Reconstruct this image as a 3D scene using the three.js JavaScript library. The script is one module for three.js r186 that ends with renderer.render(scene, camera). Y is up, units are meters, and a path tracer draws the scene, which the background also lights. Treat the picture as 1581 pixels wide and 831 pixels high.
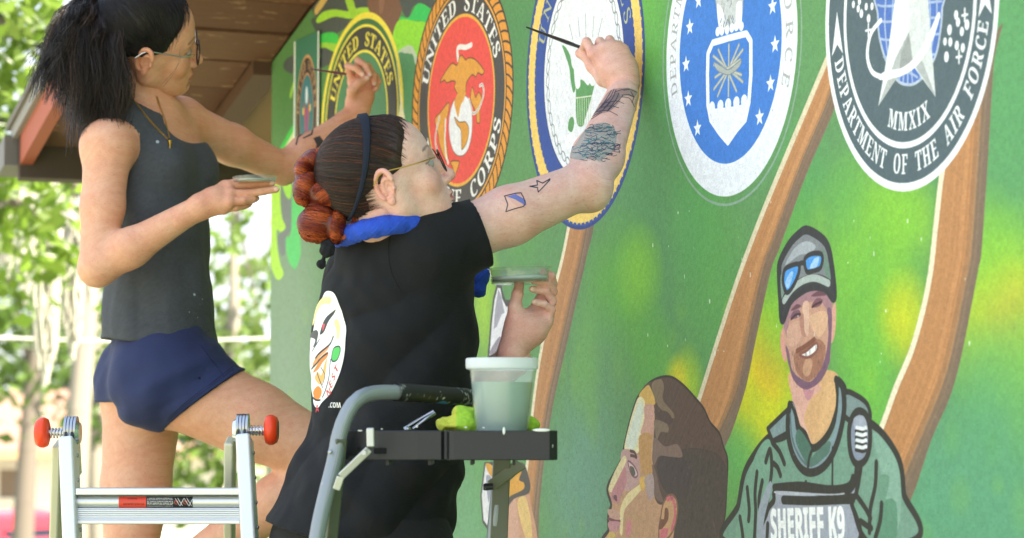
import * as THREE from 'three';
import { mergeGeometries } from 'three/addons/utils/BufferGeometryUtils.js';
import { RoundedBoxGeometry } from 'three/addons/geometries/RoundedBoxGeometry.js';
import { ImprovedNoise } from 'three/addons/math/ImprovedNoise.js';

// ---------- camera, sky, sun, exposure ----------
const FPX = 3733, CXP = 790.5, CYP = 415.5, HORIZON = 650;           // the lens in pixels of a 1581 x 831 frame
const PITCH = Math.atan((HORIZON - CYP) / FPX);
const scene = new THREE.Scene();
const camera = new THREE.PerspectiveCamera(2 * Math.atan(CYP / FPX) * 180 / Math.PI, 1581 / 831, 0.1, 600);
camera.position.set(0, 1.7, 0);
camera.rotation.set(PITCH, 0, 0);
camera.focus = 4.6; camera.userData.fStop = 4.8;
camera.updateMatrixWorld();
const renderer = new THREE.WebGLRenderer({ antialias: true });
renderer.toneMapping = THREE.LinearToneMapping;
renderer.toneMappingExposure = 4.9;
renderer.shadowMap.enabled = true;
const SUN = new THREE.Vector3(0.5, 0.8, 0.33).normalize();
{ // a hazy bright summer sky: pale round the horizon, blue overhead, brighter round the sun
  const w = 512, h = 256, d = new Float32Array(w * h * 4);
  for (let j = 0; j < h; j++) for (let i = 0; i < w; i++) {
    const el = ((j + 0.5) / h - 0.5) * Math.PI, az = ((i + 0.5) / w - 0.5) * 2 * Math.PI, x = Math.cos(el) * Math.cos(az), y = Math.sin(el), z = Math.cos(el) * Math.sin(az);
    const t = Math.pow(Math.max(y, 0), 0.55), c = x * SUN.x + y * SUN.y + z * SUN.z, g = 0.35 * Math.exp(-(1 - c) * 5), o = (j * w + i) * 4;
    d[o] = 1.0 + (0.46 - 1.0) * t + g; d[o + 1] = 1.02 + (0.62 - 1.02) * t + g * 0.96; d[o + 2] = 1.04 + (0.90 - 1.04) * t + g * 0.85; d[o + 3] = 1;
  }
  const t = new THREE.DataTexture(d, w, h, THREE.RGBAFormat, THREE.FloatType); t.mapping = THREE.EquirectangularReflectionMapping; t.magFilter = t.minFilter = THREE.LinearFilter; t.needsUpdate = true;
  scene.background = t; scene.environment = t; scene.environmentIntensity = scene.backgroundIntensity = 0.4;
}
const sun = new THREE.DirectionalLight(0xfff2dc, 5.0);
sun.position.copy(SUN).multiplyScalar(60).add(new THREE.Vector3(0, 0, -10)); sun.target.position.set(0, 0, -10);
sun.castShadow = true; sun.shadow.radius = 1.5; sun.shadow.mapSize.set(2048, 2048);
Object.assign(sun.shadow.camera, { left: -40, right: 40, top: 40, bottom: -40, near: 1, far: 160 });
scene.add(sun, sun.target);

// ---------- helpers ----------
const V = (x = 0, y = 0, z = 0) => new THREE.Vector3(x, y, z);
let seed = 7;
const rnd = () => { seed = (seed + 0x6d2b79f5) | 0; let t = Math.imul(seed ^ (seed >>> 15), 1 | seed); t = (t + Math.imul(t ^ (t >>> 7), 61 | t)) ^ t; return ((t ^ (t >>> 14)) >>> 0) / 4294967296; };
const rr = (a, b) => a + (b - a) * rnd();
const PN = new ImprovedNoise();
const noise = (x, y, z) => PN.noise(x + 31.7, y + 11.3, z + 57.1);
const fbm = (x, y, z) => noise(x, y, z) + 0.5 * noise(2 * x, 2 * y, 2 * z) + 0.25 * noise(4 * x, 4 * y, 4 * z);
const clamp = (x, a = 0, b = 1) => Math.min(b, Math.max(a, x)), mix = (a, b, t) => a + (b - a) * t;
const smooth = (a, b, x) => { const t = clamp((x - a) / (b - a)); return t * t * (3 - 2 * t); };
const FWD = V(0, Math.sin(PITCH), -Math.cos(PITCH)), UPV = V(0, Math.cos(PITCH), Math.sin(PITCH));
const ray = (px, py) => FWD.clone().multiplyScalar(FPX).addScaledVector(V(1, 0, 0), px - CXP).addScaledVector(UPV, CYP - py);
function at(px, py, Z) { const r = ray(px, py); return r.multiplyScalar(Z / -r.z).add(camera.position); }   // the point of the place that stands Z metres away along that sight line
// the mural wall: a vertical plane, along D (towards the near end), facing N
const WANG = Math.atan(1629 / FPX), D = V(Math.sin(WANG), 0, Math.cos(WANG)), N = V(-Math.cos(WANG), 0, Math.sin(WANG)), W0 = V(0, 0, -5.3);
const UP = V(0, 1, 0);
const wp = (s, y, d = 0) => W0.clone().addScaledVector(D, s).addScaledVector(UP, y).addScaledVector(N, d);
function wallUV(px, py) { const r = ray(px, py), c = camera.position; const t = (W0.clone().sub(c)).dot(N) / r.dot(N); const p = r.multiplyScalar(t).add(c); return [p.clone().sub(W0).dot(D), p.y]; }

const counts = {};
function numbered(name) { const k = counts[name] = (counts[name] ?? -1) + 1; return k ? name + '_' + String(k).padStart(3, '0') : name; }
function thing(name, label, category, pos = V(), group, kind) {
  const o = new THREE.Group(); o.name = numbered(name); o.position.copy(pos); o.userData = { label, category };
  if (group) o.userData.group = group; if (kind) o.userData.kind = kind;
  scene.add(o); return o;
}
function part(name, geo, mat, parent, label) {       // geometry in world space becomes a child of a thing
  const g = Array.isArray(geo) ? merge(geo) : geo;
  const m = new THREE.Mesh(g, mat); m.name = name; m.castShadow = m.receiveShadow = true;
  if (label) m.userData.label = label;
  let off = V(); for (let p = parent; p && p !== scene; p = p.parent) off.add(p.position);
  m.position.copy(off).negate();
  parent.add(m); return m;
}
function single(name, geo, mat, label, category, group, kind) {
  const g = Array.isArray(geo) ? merge(geo) : geo;
  g.computeBoundingBox(); const b = g.boundingBox, base = V((b.min.x + b.max.x) / 2, b.min.y, (b.min.z + b.max.z) / 2);
  g.translate(-base.x, -base.y, -base.z);
  const m = new THREE.Mesh(g, mat); m.name = numbered(name); m.position.copy(base); m.castShadow = m.receiveShadow = true;
  m.userData = kind === 'structure' ? { kind } : { label, category }; if (group) m.userData.group = group; if (kind) m.userData.kind = kind;
  scene.add(m); return m;
}
function merge(list) {
  const names = ['position', 'normal', 'uv'], col = list.some((g) => g.attributes.color);
  return mergeGeometries(list.map((g0) => {
    let g = g0.index ? g0.toNonIndexed() : g0.clone();
    if (!g.attributes.normal) g.computeVertexNormals();
    if (!g.attributes.uv) g.setAttribute('uv', new THREE.BufferAttribute(new Float32Array(g.attributes.position.count * 2), 2));
    if (col && !g.attributes.color) g.setAttribute('color', new THREE.BufferAttribute(new Float32Array(g.attributes.position.count * 3).fill(1), 3));
    for (const k of Object.keys(g.attributes)) if (!names.includes(k) && !(col && k === 'color')) g.deleteAttribute(k);
    return g;
  }));
}
function basis(x, y, z, o = V()) { return new THREE.Matrix4().makeBasis(x, y, z).setPosition(o); }
const WALLM = (s, y, d = 0) => basis(D, UP, N, wp(s, y, d));            // local x along the wall, y up, z out of it
function boxAB(a, b, w, h, r = 0, up = UP) {                             // a bar from a to b, w wide, h high
  const l = a.distanceTo(b), x = b.clone().sub(a).normalize(), z = x.clone().cross(up).normalize(), y = z.clone().cross(x);
  const g = r ? new RoundedBoxGeometry(l, h, w, 2, r) : new THREE.BoxGeometry(l, h, w);
  return g.applyMatrix4(basis(x, y, z, a.clone().add(b).multiplyScalar(0.5)));
}
const tube = (pts, r, seg = 24, rs = 8, closed = false) => new THREE.TubeGeometry(new THREE.CatmullRomCurve3(pts, closed, 'centripetal'), seg, r, rs, closed);
function rod(a, b, r1, r2 = r1, rs = 14) {
  const y = b.clone().sub(a), l = y.length(); y.normalize();
  const x = Math.abs(y.y) > 0.9 ? V(1, 0, 0).cross(y).normalize() : UP.clone().cross(y).normalize(), z = x.clone().cross(y);
  return new THREE.CylinderGeometry(r2, r1, l, rs).applyMatrix4(basis(x, y, z, a.clone().add(b).multiplyScalar(0.5)));
}
const hexc = (h) => new THREE.Color(h);
const mat = (color, roughness = 0.7, o = {}) => new THREE.MeshStandardMaterial({ color, roughness, ...o });
function canvasTex(w, h, draw, srgb = true) {
  const c = document.createElement('canvas'); c.width = w; c.height = h; draw(c.getContext('2d'), w, h);
  const t = new THREE.CanvasTexture(c); if (srgb) t.colorSpace = THREE.SRGBColorSpace; t.anisotropy = 8; return t;
}
function noiseTex(n, f, srgb = false, rep = 1) {
  const d = new Uint8Array(n * n * 4);
  for (let y = 0; y < n; y++) for (let x = 0; x < n; x++) { const v = f(x / n, y / n, x, y), o = (y * n + x) * 4; const a = Array.isArray(v) ? v : [v, v, v]; for (let k = 0; k < 3; k++) d[o + k] = clamp(a[k], 0, 1) * 255; d[o + 3] = 255; }
  const t = new THREE.DataTexture(d, n, n); t.wrapS = t.wrapT = THREE.RepeatWrapping; t.magFilter = THREE.LinearFilter; t.minFilter = THREE.LinearMipmapLinearFilter; t.generateMipmaps = true;
  if (srgb) t.colorSpace = THREE.SRGBColorSpace; t.repeat.set(rep, rep); t.needsUpdate = true; return t;
}
const tileN = (x, y, k, z = 0) => { const a = x * 2 * Math.PI, b = y * 2 * Math.PI, r = k / (2 * Math.PI); return noise(Math.cos(a) * r + 9, Math.sin(a) * r + Math.cos(b) * r, Math.sin(b) * r + z); };
// ---------- the painted wall ----------
const KPX = 1024, S0 = -1.72, Y1 = 3.0;
const toC = ([s, y]) => [(s - S0) * KPX, (Y1 - y) * KPX];
const zone = (x0, y0, k) => (str) => str.trim().split(/\s+/).map((t) => { const [a, b] = t.split(',').map(Number); return toC(wallUV(x0 + a / k, y0 + b / k)); });
const zG = zone(0, 0, 1), zA = zone(400, 0, 3.46), zM = zone(640, 0, 2.6), zN = zone(800, 0, 2.31), zF = zone(1010, 0, 2.597), zS = zone(1260, 0, 2.68),
  zH = zone(1180, 340, 2.77), zB = zone(1110, 580, 3.31), zK = zone(920, 570, 3.182), zL = zone(340, 280, 3.78), zT = zone(720, 420, 2.025), zW = zone(730, 390, 4.617);
function trace(x, p, closed, curved) {
  x.beginPath(); x.moveTo(...p[0]);
  const n = p.length;
  if (!curved) { for (let i = 1; i < n; i++) x.lineTo(...p[i]); } else {
    const g = (i) => closed ? p[(i + n) % n] : p[clamp(i, 0, n - 1)];
    for (let i = 0; i < (closed ? n : n - 1); i++) {
      const a = g(i - 1), b = g(i), c = g(i + 1), d = g(i + 2);
      x.bezierCurveTo(b[0] + (c[0] - a[0]) / 6, b[1] + (c[1] - a[1]) / 6, c[0] - (d[0] - b[0]) / 6, c[1] - (d[1] - b[1]) / 6, c[0], c[1]);
    }
  }
  if (closed) x.closePath();
}
function paintMural(x) {
  const fill = (p, c, curved = true) => { trace(x, p, true, curved); x.fillStyle = c; x.fill(); };
  const line = (p, c, w, closed = false, curved = true) => { trace(x, p, closed, curved); x.strokeStyle = c; x.lineWidth = w; x.lineJoin = x.lineCap = 'round'; x.stroke(); };
  const shape = (p, c, lc, w, curved = true) => { fill(p, c, curved); line(p, lc, w, true, curved); };
  const spray = (px, py, r, c, a = 0.8, sy = 1) => {      // airbrushed patches of paint
    const [u, v] = toC(wallUV(px, py)); x.save(); x.translate(u, v); x.scale(1, sy);
    const g = x.createRadialGradient(0, 0, 0, 0, 0, r); const k = hexc(c).getHexString(), n = parseInt(k, 16), rgb = (n >> 16) + ',' + ((n >> 8) & 255) + ',' + (n & 255);
    g.addColorStop(0, `rgba(${rgb},${a})`); g.addColorStop(0.45, `rgba(${rgb},${a * 0.75})`); g.addColorStop(1, `rgba(${rgb},0)`);
    x.fillStyle = g; x.fillRect(-r, -r, 2 * r, 2 * r); x.restore();
  };
  x.fillStyle = '#5f9459'; x.fillRect(-50, -50, 4300, 2200);
  // the left end in greyer greens
  fill(zG('380,-60 700,-60 690,120 640,260 640,831 640,1000 380,1000'), '#58864c', false);
  spray(440, 560, 560, '#84997f', 0.95, 0.9); spray(440, 420, 300, '#7d9878', 0.9); spray(450, 780, 420, '#83a27f', 0.9); spray(640, 520, 220, '#7fae62', 0.8, 2);
  spray(450, 150, 170, '#4a7a3e', 0.9); spray(720, 820, 260, '#74ae80', 0.9); spray(760, 700, 200, '#6fb16a', 0.7);
  spray(748, 470, 110, '#aad638', 0.95, 1.6); spray(742, 400, 80, '#9fcf3c', 0.9, 1.3); spray(770, 600, 80, '#b7d432', 0.8, 1.5);
  spray(800, 60, 200, '#4f8a50', 0.8); spray(805, 350, 130, '#5c9c4c', 0.7);
  spray(1010, 250, 240, '#58985a', 0.9, 2); spray(1010, 60, 170, '#5a9a50', 0.8); spray(1000, 20, 110, '#69b83e', 0.7, 1.4);
  spray(960, 470, 210, '#62b23c', 0.9); spray(985, 420, 120, '#86c832', 0.85, 0.9); spray(925, 620, 200, '#639a68', 0.95, 1.2); spray(900, 760, 250, '#6d9f88', 1); spray(1010, 560, 120, '#5fae40', 0.8); spray(905, 560, 90, '#72b055', 0.7, 1.8);
  spray(1090, 420, 170, '#5da34e', 0.8, 1.4); spray(1060, 600, 80, '#b8cf20', 0.85, 1.2); spray(1045, 590, 60, '#e4cf1c', 0.85); spray(1070, 330, 140, '#55a054', 0.7);
  spray(1185, 625, 190, '#cdd41c', 1, 1.2); spray(1165, 560, 150, '#d6cf1c', 0.95, 1.2); spray(1190, 550, 90, '#e6a828', 0.8); spray(1140, 710, 120, '#5fae5c', 0.85, 0.8); spray(1210, 480, 150, '#7cc438', 0.8); spray(1230, 340, 120, '#66b048', 0.8); spray(1240, 260, 110, '#56a25a', 0.7);
  spray(1350, 380, 220, '#84c638', 0.95, 0.9); spray(1330, 470, 180, '#78bd40', 0.9); spray(1395, 495, 95, '#d3d422', 0.9, 1); spray(1390, 330, 130, '#88c838', 0.85, 0.6); spray(1340, 600, 130, '#74c240', 0.85); spray(1300, 300, 100, '#63ad52', 0.6);
  spray(1560, 150, 260, '#5a9e62', 0.9, 1.5); spray(1550, 430, 180, '#8ac83a', 0.8, 0.7); spray(1548, 500, 210, '#c3d226', 0.95, 0.7); spray(1556, 478, 110, '#e0c02a', 0.75, 0.8); spray(1568, 490, 80, '#e6ac2a', 0.6, 0.8); spray(1520, 380, 110, '#86c63c', 0.7); spray(1560, 620, 200, '#63b256', 0.85); spray(1540, 800, 320, '#5c9d78', 0.95); spray(1440, 780, 180, '#5f9f7a', 0.9); spray(1700, 500, 300, '#8cc040', 0.7);
  for (let i = 0; i < 260; i++) { const px = rr(430, 1600), py = rr(330, 840); spray(px, py, rr(12, 50), ['#a8d43a', '#4f9050', '#78b85a', '#63a54a'][i % 4], 0.13, rr(0.7, 2)); }
  // camouflage leaves at the left end
  const DKG = '#4c5250';
  fill(zA('300,0 620,0 600,100 560,75 480,110 420,100 330,110 290,70'), DKG); fill(zA('290,95 480,110 430,170 350,200 300,160'), DKG);
  fill(zA('130,340 170,300 250,290 280,310 300,380 240,400 150,385'), DKG); fill(zA('250,220 265,200 282,215 275,270 255,280'), DKG);
  fill(zA('280,260 380,250 390,330 300,370 260,330'), DKG);
  fill(zA('300,40 345,-20 365,-5 310,75 296,70'), '#d9b468');
  fill(zA('305,105 340,65 400,50 480,60 540,40 600,45 600,80 540,95 480,100 400,90 320,122'), '#a5d63b'); fill(zA('460,0 500,0 515,40 545,75 500,95'), '#9fce3a');
  fill(zA('290,240 320,190 380,172 420,190 425,260 380,240 330,245 300,260'), '#3ec24b'); fill(zA('300,240 390,230 430,250 400,275 340,255 270,300 220,380 185,470 170,525 165,500 190,420 230,340'), '#9ecb3e');
  fill(zA('265,295 310,270 330,300 300,360 280,420 220,455 240,400'), '#7fc555');
  fill(zA('590,-10 768,-10 755,80 735,160 712,205 690,200 640,110 595,75'), '#7c5643'); fill(zA('640,-10 670,-10 660,60 645,70'), '#8f6650');
  fill(zA('760,-10 920,-10 920,40 830,30 800,92 775,80 762,40'), '#4b5450'); fill(zA('755,90 800,92 850,18 920,55 920,130 840,110 750,135'), '#35c65a');
  fill(zA('712,205 745,110 830,112 900,130 905,240 860,330 835,310 800,250 730,282'), '#95dc2f'); fill(zA('730,290 780,248 820,250 850,330 845,365 815,300 780,285 745,320'), '#c3cfae');
  fill(zA('735,320 790,290 830,330 820,660 770,700'), '#548f5a');
  fill(zA('105,815 150,720 190,650 210,600 210,680 180,760 150,815'), '#3ec24b'); fill(zA('125,815 165,735 205,670 205,720 160,815'), '#d4d5a0'); fill(zA('140,815 180,745 210,715 215,800 190,815'), '#9fd63a');
  fill(zL('286,0 345,0 350,120 360,210 380,265 355,298 330,285 335,400 350,480 368,540 345,575 320,560 295,480 285,300'), '#aede3b'); fill(zL('350,20 372,60 385,95 405,105 425,60 430,250 385,330 378,420 352,430 335,330 352,300 382,270 362,200'), '#727a75');
  fill(zL('365,20 380,80 400,102 412,90 414,20'), '#9bd63b'); fill(zL('425,60 500,60 490,300 468,330 468,430 440,510 425,505 400,470 385,400 384,330 412,300'), '#55c565');
  // painted wooden arms
  const arm = (l, r, cream) => {
    x.save(); trace(x, [...l, ...r.slice().reverse()], true, true); x.fillStyle = '#bb8453'; x.fill(); x.clip();
    const mid = l.map((p, i) => { const q = r[Math.min(i, r.length - 1)]; return [mix(p[0], q[0], 0.86), mix(p[1], q[1], 0.86)]; });
    x.globalAlpha = 0.55; line(mid, '#8a6a50', 46); x.globalAlpha = 0.9; line(r, '#786657', 56); x.globalAlpha = 0.35; line(mid.map((p) => [p[0] - 40, p[1]]), '#d69a66', 14);
    for (let i = 0; i < 26; i++) { const t = rnd(); x.globalAlpha = 0.12; line(l.map((p, k) => { const q = r[Math.min(k, r.length - 1)]; return [mix(p[0], q[0], t), mix(p[1], q[1], t)]; }), i % 2 ? '#a66e42' : '#d5a070', rr(2, 7)); }
    x.globalAlpha = 1; x.restore(); line(l, cream, 14);
  };
  arm(zG('880,340 868,400 850,470 834,550 824,620 816,700 806,780 800,860'), zG('916,340 905,400 889,470 871,550 855,620 842,700 833,780 828,860'), '#efe0bf');
  arm(zG('1285,76 1274,99 1225,215 1180,323 1143,420 1110,520 1079,618 1050,700'), zG('1305,110 1286,174 1245,270 1205,380 1190,420 1168,520 1146,618 1108,705'), '#dfd2b2');
  arm(zG('1470,180 1455,265 1446,340 1437,420 1425,480 1407,543 1383,600 1358,668 1330,720'), zG('1545,40 1535,96 1526,240 1516,384 1510,420 1486,543 1468,610 1440,675 1390,795'), '#efe3c6');
  // seals
  const seal = (pl, pr, py, rv, top, f) => {
    const [s0] = wallUV(pl, 100), [s1] = wallUV(pr, 100), sc = (s0 + s1) / 2, ru = (s1 - s0) / 2;
    let pc = (pl + pr) / 2; for (let i = 0; i < 6; i++) pc += (sc - wallUV(pc, py)[0]) * 300;
    const [, v] = wallUV(pc, py), cv = top ? v - rv : v + rv, [u, w] = toC([sc, cv]);
    x.save(); x.translate(u, w); x.scale(ru * KPX / 100, rv * KPX / 100); f(); x.restore();
  };
  const disc = (r, c) => { x.beginPath(); x.arc(0, 0, r, 0, 7); x.fillStyle = c; x.fill(); };
  const ring = (r, c, w) => { x.beginPath(); x.arc(0, 0, r, 0, 7); x.strokeStyle = c; x.lineWidth = w; x.stroke(); };
  const arcText = (str, r, mid, span, font, c, out = true) => {     // letters set by their own widths over an arc of the given span
    x.font = font; x.fillStyle = c; x.textAlign = 'center'; x.textBaseline = 'middle';
    const ws = [...str].map((ch) => x.measureText(ch === ' ' ? 'n' : ch).width + 1), tot = ws.reduce((a, q) => a + q, 0); let acc = 0;
    [...str].forEach((ch, i) => { const a = mid + ((acc + ws[i] / 2) / tot - 0.5) * span * (out ? 1 : -1); acc += ws[i]; x.save(); x.rotate(a); x.translate(0, out ? -r : r); const k = span * r / tot; x.scale(Math.min(1.25, k), 1); x.fillText(ch, 0, 0); x.restore(); });
  };
  const star = (cx, cy, r, c, n = 5) => { x.beginPath(); for (let i = 0; i < 2 * n; i++) { const a = i * Math.PI / n - Math.PI / 2, q = i % 2 ? r * 0.42 : r; x[i ? 'lineTo' : 'moveTo'](cx + q * Math.cos(a), cy + q * Math.sin(a)); } x.closePath(); x.fillStyle = c; x.fill(); };
  // black and yellow seal
  seal(496, 623, 21, 0.275, true, () => {
    disc(100, '#f2dd4a'); disc(94, '#3f6e42'); ring(87.5, '#f2dd4a', 2.6); disc(86, '#3b3a36'); disc(65, '#f2dd4a'); disc(62.5, '#4b7f55');
    arcText('UNITED STATES', 75, 0.02, 2.5, 'bold 18px serif', '#f5e04c'); arcText('ARMY', 75, 0, 0.9, 'bold 17px serif', '#f5e04c', false);
    star(73, 20, 6, '#f5e04c'); star(-73, 22, 6, '#f5e04c');
    x.fillStyle = '#e9d74f'; x.beginPath(); x.ellipse(-14, 8, 12, 26, 0.1, 0, 7); x.fill(); x.fillStyle = '#8a5a3c'; x.beginPath(); x.ellipse(-36, 18, 10, 5, 0.6, 0, 7); x.fill();
  });
  fill(zA('735,330 748,420 765,560 778,640 745,640 752,540 742,420'), '#e8dfae');
  // rope-edged red seal
  seal(636, 793, -44, 0.302, true, () => {
    disc(100, '#e89a34'); ring(99, '#3a342c', 2);
    x.lineWidth = 1.6; x.strokeStyle = '#4a3c28';
    for (let i = 0; i < 64; i++) { const a = i / 64 * 2 * Math.PI; x.beginPath(); x.moveTo(87 * Math.cos(a), 87 * Math.sin(a)); x.quadraticCurveTo(93 * Math.cos(a + 0.015), 93 * Math.sin(a + 0.015), 99 * Math.cos(a + 0.085), 99 * Math.sin(a + 0.085)); x.stroke(); }
    disc(87.5, '#3a342c'); disc(86, '#efa63c'); disc(84, '#4a4642'); disc(66.5, '#f0b13c'); disc(64, '#ee4f42');
    arcText('UNITED STATES', 75, -0.02, 2.55, 'bold 18px serif', '#f6f1ea'); arcText('MARINE CORPS', 75, -0.02, 2.55, 'bold 18px serif', '#f6f1ea', false);
  });
  const GO = '#e79f36', OL = '#5a3a20';
  line(zM('175,240 172,200 182,188 205,190 228,180'), '#f3ece4', 13);
  shape(zM('103,330 120,295 150,255 170,262 180,230 190,222 205,240 218,232 245,240 278,282 270,300 255,292 245,308 232,300 215,320 208,335 205,370 195,395 178,385 160,350 165,330 150,325 130,332 120,322'), GO, OL, 2.5);
  shape(zM('165,395 190,378 215,395 228,440 232,500 224,570 205,615 180,626 158,610 142,560 138,490 148,430'), '#f1efee', '#8a7a6c', 2.5);
  fill(zM('178,370 205,370 198,400 185,425 175,470 165,440 160,410'), GO); shape(zM('160,470 180,490 205,490 218,520 210,570 190,600 188,560 185,520 170,500'), GO, OL, 2);
  shape(zM('232,350 245,390 258,370 270,400 262,450 262,490 250,490 246,450 225,400'), GO, OL, 2); line(zM('262,345 272,340 278,365 272,400 255,440 235,455 225,420 218,400'), '#efe9e0', 8); line(zM('262,345 272,340 278,365 272,400 255,440 235,455 225,420 218,400'), '#6b5a44', 1.5);
  shape(zM('82,480 105,450 135,412 138,440 120,520 128,570 135,650 118,630 100,580 95,540'), GO, OL, 2.5); line(zM('100,470 88,520 84,570 92,610'), '#efe6da', 9); line(zM('125,480 122,560 126,620 135,655'), '#efe6da', 9); line(zM('100,470 88,520 84,570 92,610'), '#6b5a44', 1.5);
  shape(zM('145,650 178,648 175,670 160,710 148,718 155,680'), GO, OL, 2.5);
  // blue and gold seal, half finished
  seal(813, 996, 354, 0.33, false, () => {
    disc(100, '#2f4f9c'); ring(99, '#2a4284', 2); ring(90.5, '#f6cf6c', 11);
    for (let i = 0; i < 90; i++) { const a = i / 90 * 6.2832; x.beginPath(); x.arc(96 * Math.cos(a), 96 * Math.sin(a), 1.1, 0, 7); x.fillStyle = '#f6cf6c'; x.fill(); x.beginPath(); x.arc(85.2 * Math.cos(a), 85.2 * Math.sin(a), 1.1, 0, 7); x.fill(); }
    disc(68.5, '#2b3c70'); disc(67.5, '#eceef2');
    arcText('UNITED STATES', 77, 0.03, 2.6, '15px serif', '#b9bb8c');
    x.lineWidth = 0.9; x.strokeStyle = '#8d9297';
    for (let i = 0; i < 44; i++) { const a = i / 44 * 6.2832; x.save(); x.rotate(a); x.beginPath(); x.ellipse(61, 0, 2.2, 4.2, 0.2, 0, 7); x.stroke(); x.restore(); }
  });
  const GR = '#5e9a5c';
  fill(zN('158,165 175,180 190,215 203,245 208,300 205,330 205,360 203,440 188,520 170,530 176,470 178,420 200,400 205,340 190,300 172,240'), '#f0f1f3');
  fill(zN('157,162 172,172 186,200 192,235 203,260 206,310 197,330 188,290 182,240 168,196'), GR); fill(zN('206,345 208,310 222,285 235,290 250,305 262,285 272,300 262,345 240,420 230,450 212,445 206,400'), GR); fill(zN('183,425 195,418 200,440 192,470 178,460'), GR);
  fill(zN('200,240 215,250 222,300 212,318 203,300'), '#f3f4f6'); fill(zN('225,245 240,240 246,262 242,285 234,285 226,270'), '#f3f4f6'); fill(zN('246,262 262,255 272,300 262,306 254,290'), '#f3f4f6');
  for (let i = 0; i < 7; i++) line(zN(`${212 + i * 8},352 ${214 + i * 7.4},445`), '#cfd8b8', 2.6);
  line(zN('206,350 262,342'), '#d9dfc6', 3);
  for (const q of ['213,60 220,130', '240,48 242,130', '270,60 266,130', '300,65 285,130', '183,88 195,140']) line(zN(q), '#9aa0a2', 2.4);
  for (let i = 0; i < 60; i++) { const a = rr(118, 190), b = rr(170, 540); if ((a - 150) ** 2 / 1600 + (b - 350) ** 2 / 40000 < 1) { x.globalAlpha = 0.35; line(zN(`${a},${b} ${a + rr(-4, 4)},${b + rr(6, 22)}`), '#8c94a0', 1.6); } } x.globalAlpha = 1;
  fill(zN('168,490 190,475 212,480 208,505 190,525 172,520'), '#f6f6f8');
  // white ringed blue seal
  seal(1029, 1232, 303, 0.274, false, () => {
    disc(100, '#e9edf5'); ring(105.5, '#8aa694', 1.7); disc(78, '#3a7bd0');
    arcText('DEPARTMENT', 89, -1.22, 1.25, '13px serif', '#a5a8a8');
    arcText('OF THE AIR', 89, 0.1, 1.2, '13px serif', '#b3b6b8'); arcText('FORCE', 89, 1.55, 0.95, '14px serif', '#a9acad');
  });
  for (const q of [[143, 108], [128, 258], [137, 397], [174, 515], [475, 25], [485, 178], [467, 335], [423, 470], [178, 2]]) { const [c] = zF(q.join()); x.save(); x.translate(...c); x.scale(1, 1.05); star(0, 0, 17, '#eef2f8'); x.restore(); }
  shape(zF('216,215 235,172 300,152 370,135 388,165 388,300 380,410 365,480 330,520 296,570 262,530 228,480 216,420 214,300'), '#3a7bd0', '#eef2f8', 13, false);
  fill(zF('219,440 250,435 300,430 350,420 378,410 365,480 330,520 296,566 262,530 228,480'), '#eaeef5', false);
  for (const q of ['232,432', '266,425', '297,419', '330,412', '361,405']) { const [c] = zF(q); x.beginPath(); x.arc(...c, 12, 0, 7); x.fillStyle = '#eaeef5'; x.fill(); }
  for (const q of ['238,225 355,328', '355,200 240,358', '258,200 330,365', '300,180 298,385', '340,180 255,385', '240,260 350,300', '345,240 245,310']) { line(zF(q), '#8d98a0', 7); line(zF(q), '#c4c2b0', 3.4); }
  shape(zF('240,250 265,262 298,280 330,255 350,240 345,262 325,285 298,300 265,290 248,275'), '#aab0ac', '#7a8894', 2);
  shape(zF('248,-60 350,-60 356,20 350,80 345,110 330,118 300,112 275,125 262,110 254,50'), '#c5c9cc', '#8795a5', 3); fill(zF('252,20 275,40 285,110 262,118'), '#f1f3f7'); fill(zF('330,20 352,10 350,95 330,110'), '#f1f3f7');
  for (let i = 0; i < 26; i++) { const a = rr(270, 335), b = rr(-20, 105); line(zF(`${a},${b} ${a + rr(-5, 5)},${b + 15}`), i % 2 ? '#8f9288' : '#6d7f9a', 2.4); }
  for (const q of ['255,127', '272,124', '293,120', '312,112', '330,106', '350,105']) { const [c] = zF(q); x.beginPath(); x.arc(...c, 9, 0, 7); x.fillStyle = '#eef0f2'; x.fill(); }
  // dark seal with the white delta
  seal(1275, 1545, 295, 0.297, false, () => {
    disc(100, '#f2f5f9'); disc(95.5, '#51636a'); ring(75, '#f2f5f9', 3.4);
    arcText('DEPARTMENT OF THE AIR FORCE', 85, 0, 2.72, 'bold 15px serif', '#f4f6fa', false);
    arcText('UNITED STATES SPACE FORCE', 85, 0, 2.7, 'bold 15px serif', '#f4f6fa'); arcText('MMXIX', 62, 0, 0.78, 'bold 14px serif', '#f4f6fa', false);
    for (const a of [-1.62, 1.62]) { x.save(); x.rotate(a); x.translate(0, -85); x.rotate(-a); x.beginPath(); x.moveTo(0, -13); x.lineTo(7, 12); x.lineTo(0, 6); x.lineTo(-7, 12); x.closePath(); x.fillStyle = '#f4f6fa'; x.fill(); x.restore(); }
  });
  shape(zS('255,-60 515,-60 522,40 515,130 495,230 450,310 410,345 375,350 335,330 290,250 262,150 256,60'), '#4e73c0', '#b9c4d6', 5);
  for (const q of ['290,-20 285,100 300,250', '320,-20 318,120 345,330', '470,-20 470,120 430,330', '500,-20 498,90 470,230', '258,80 300,90 520,70', '262,160 320,165 512,140', '280,235 350,250 490,225', '255,20 300,25 520,5', '340,320 380,300 420,320', '360,345 365,290', '400,345 395,290', '380,350 380,290']) line(zS(q), '#a9b9d8', 4);
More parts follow.
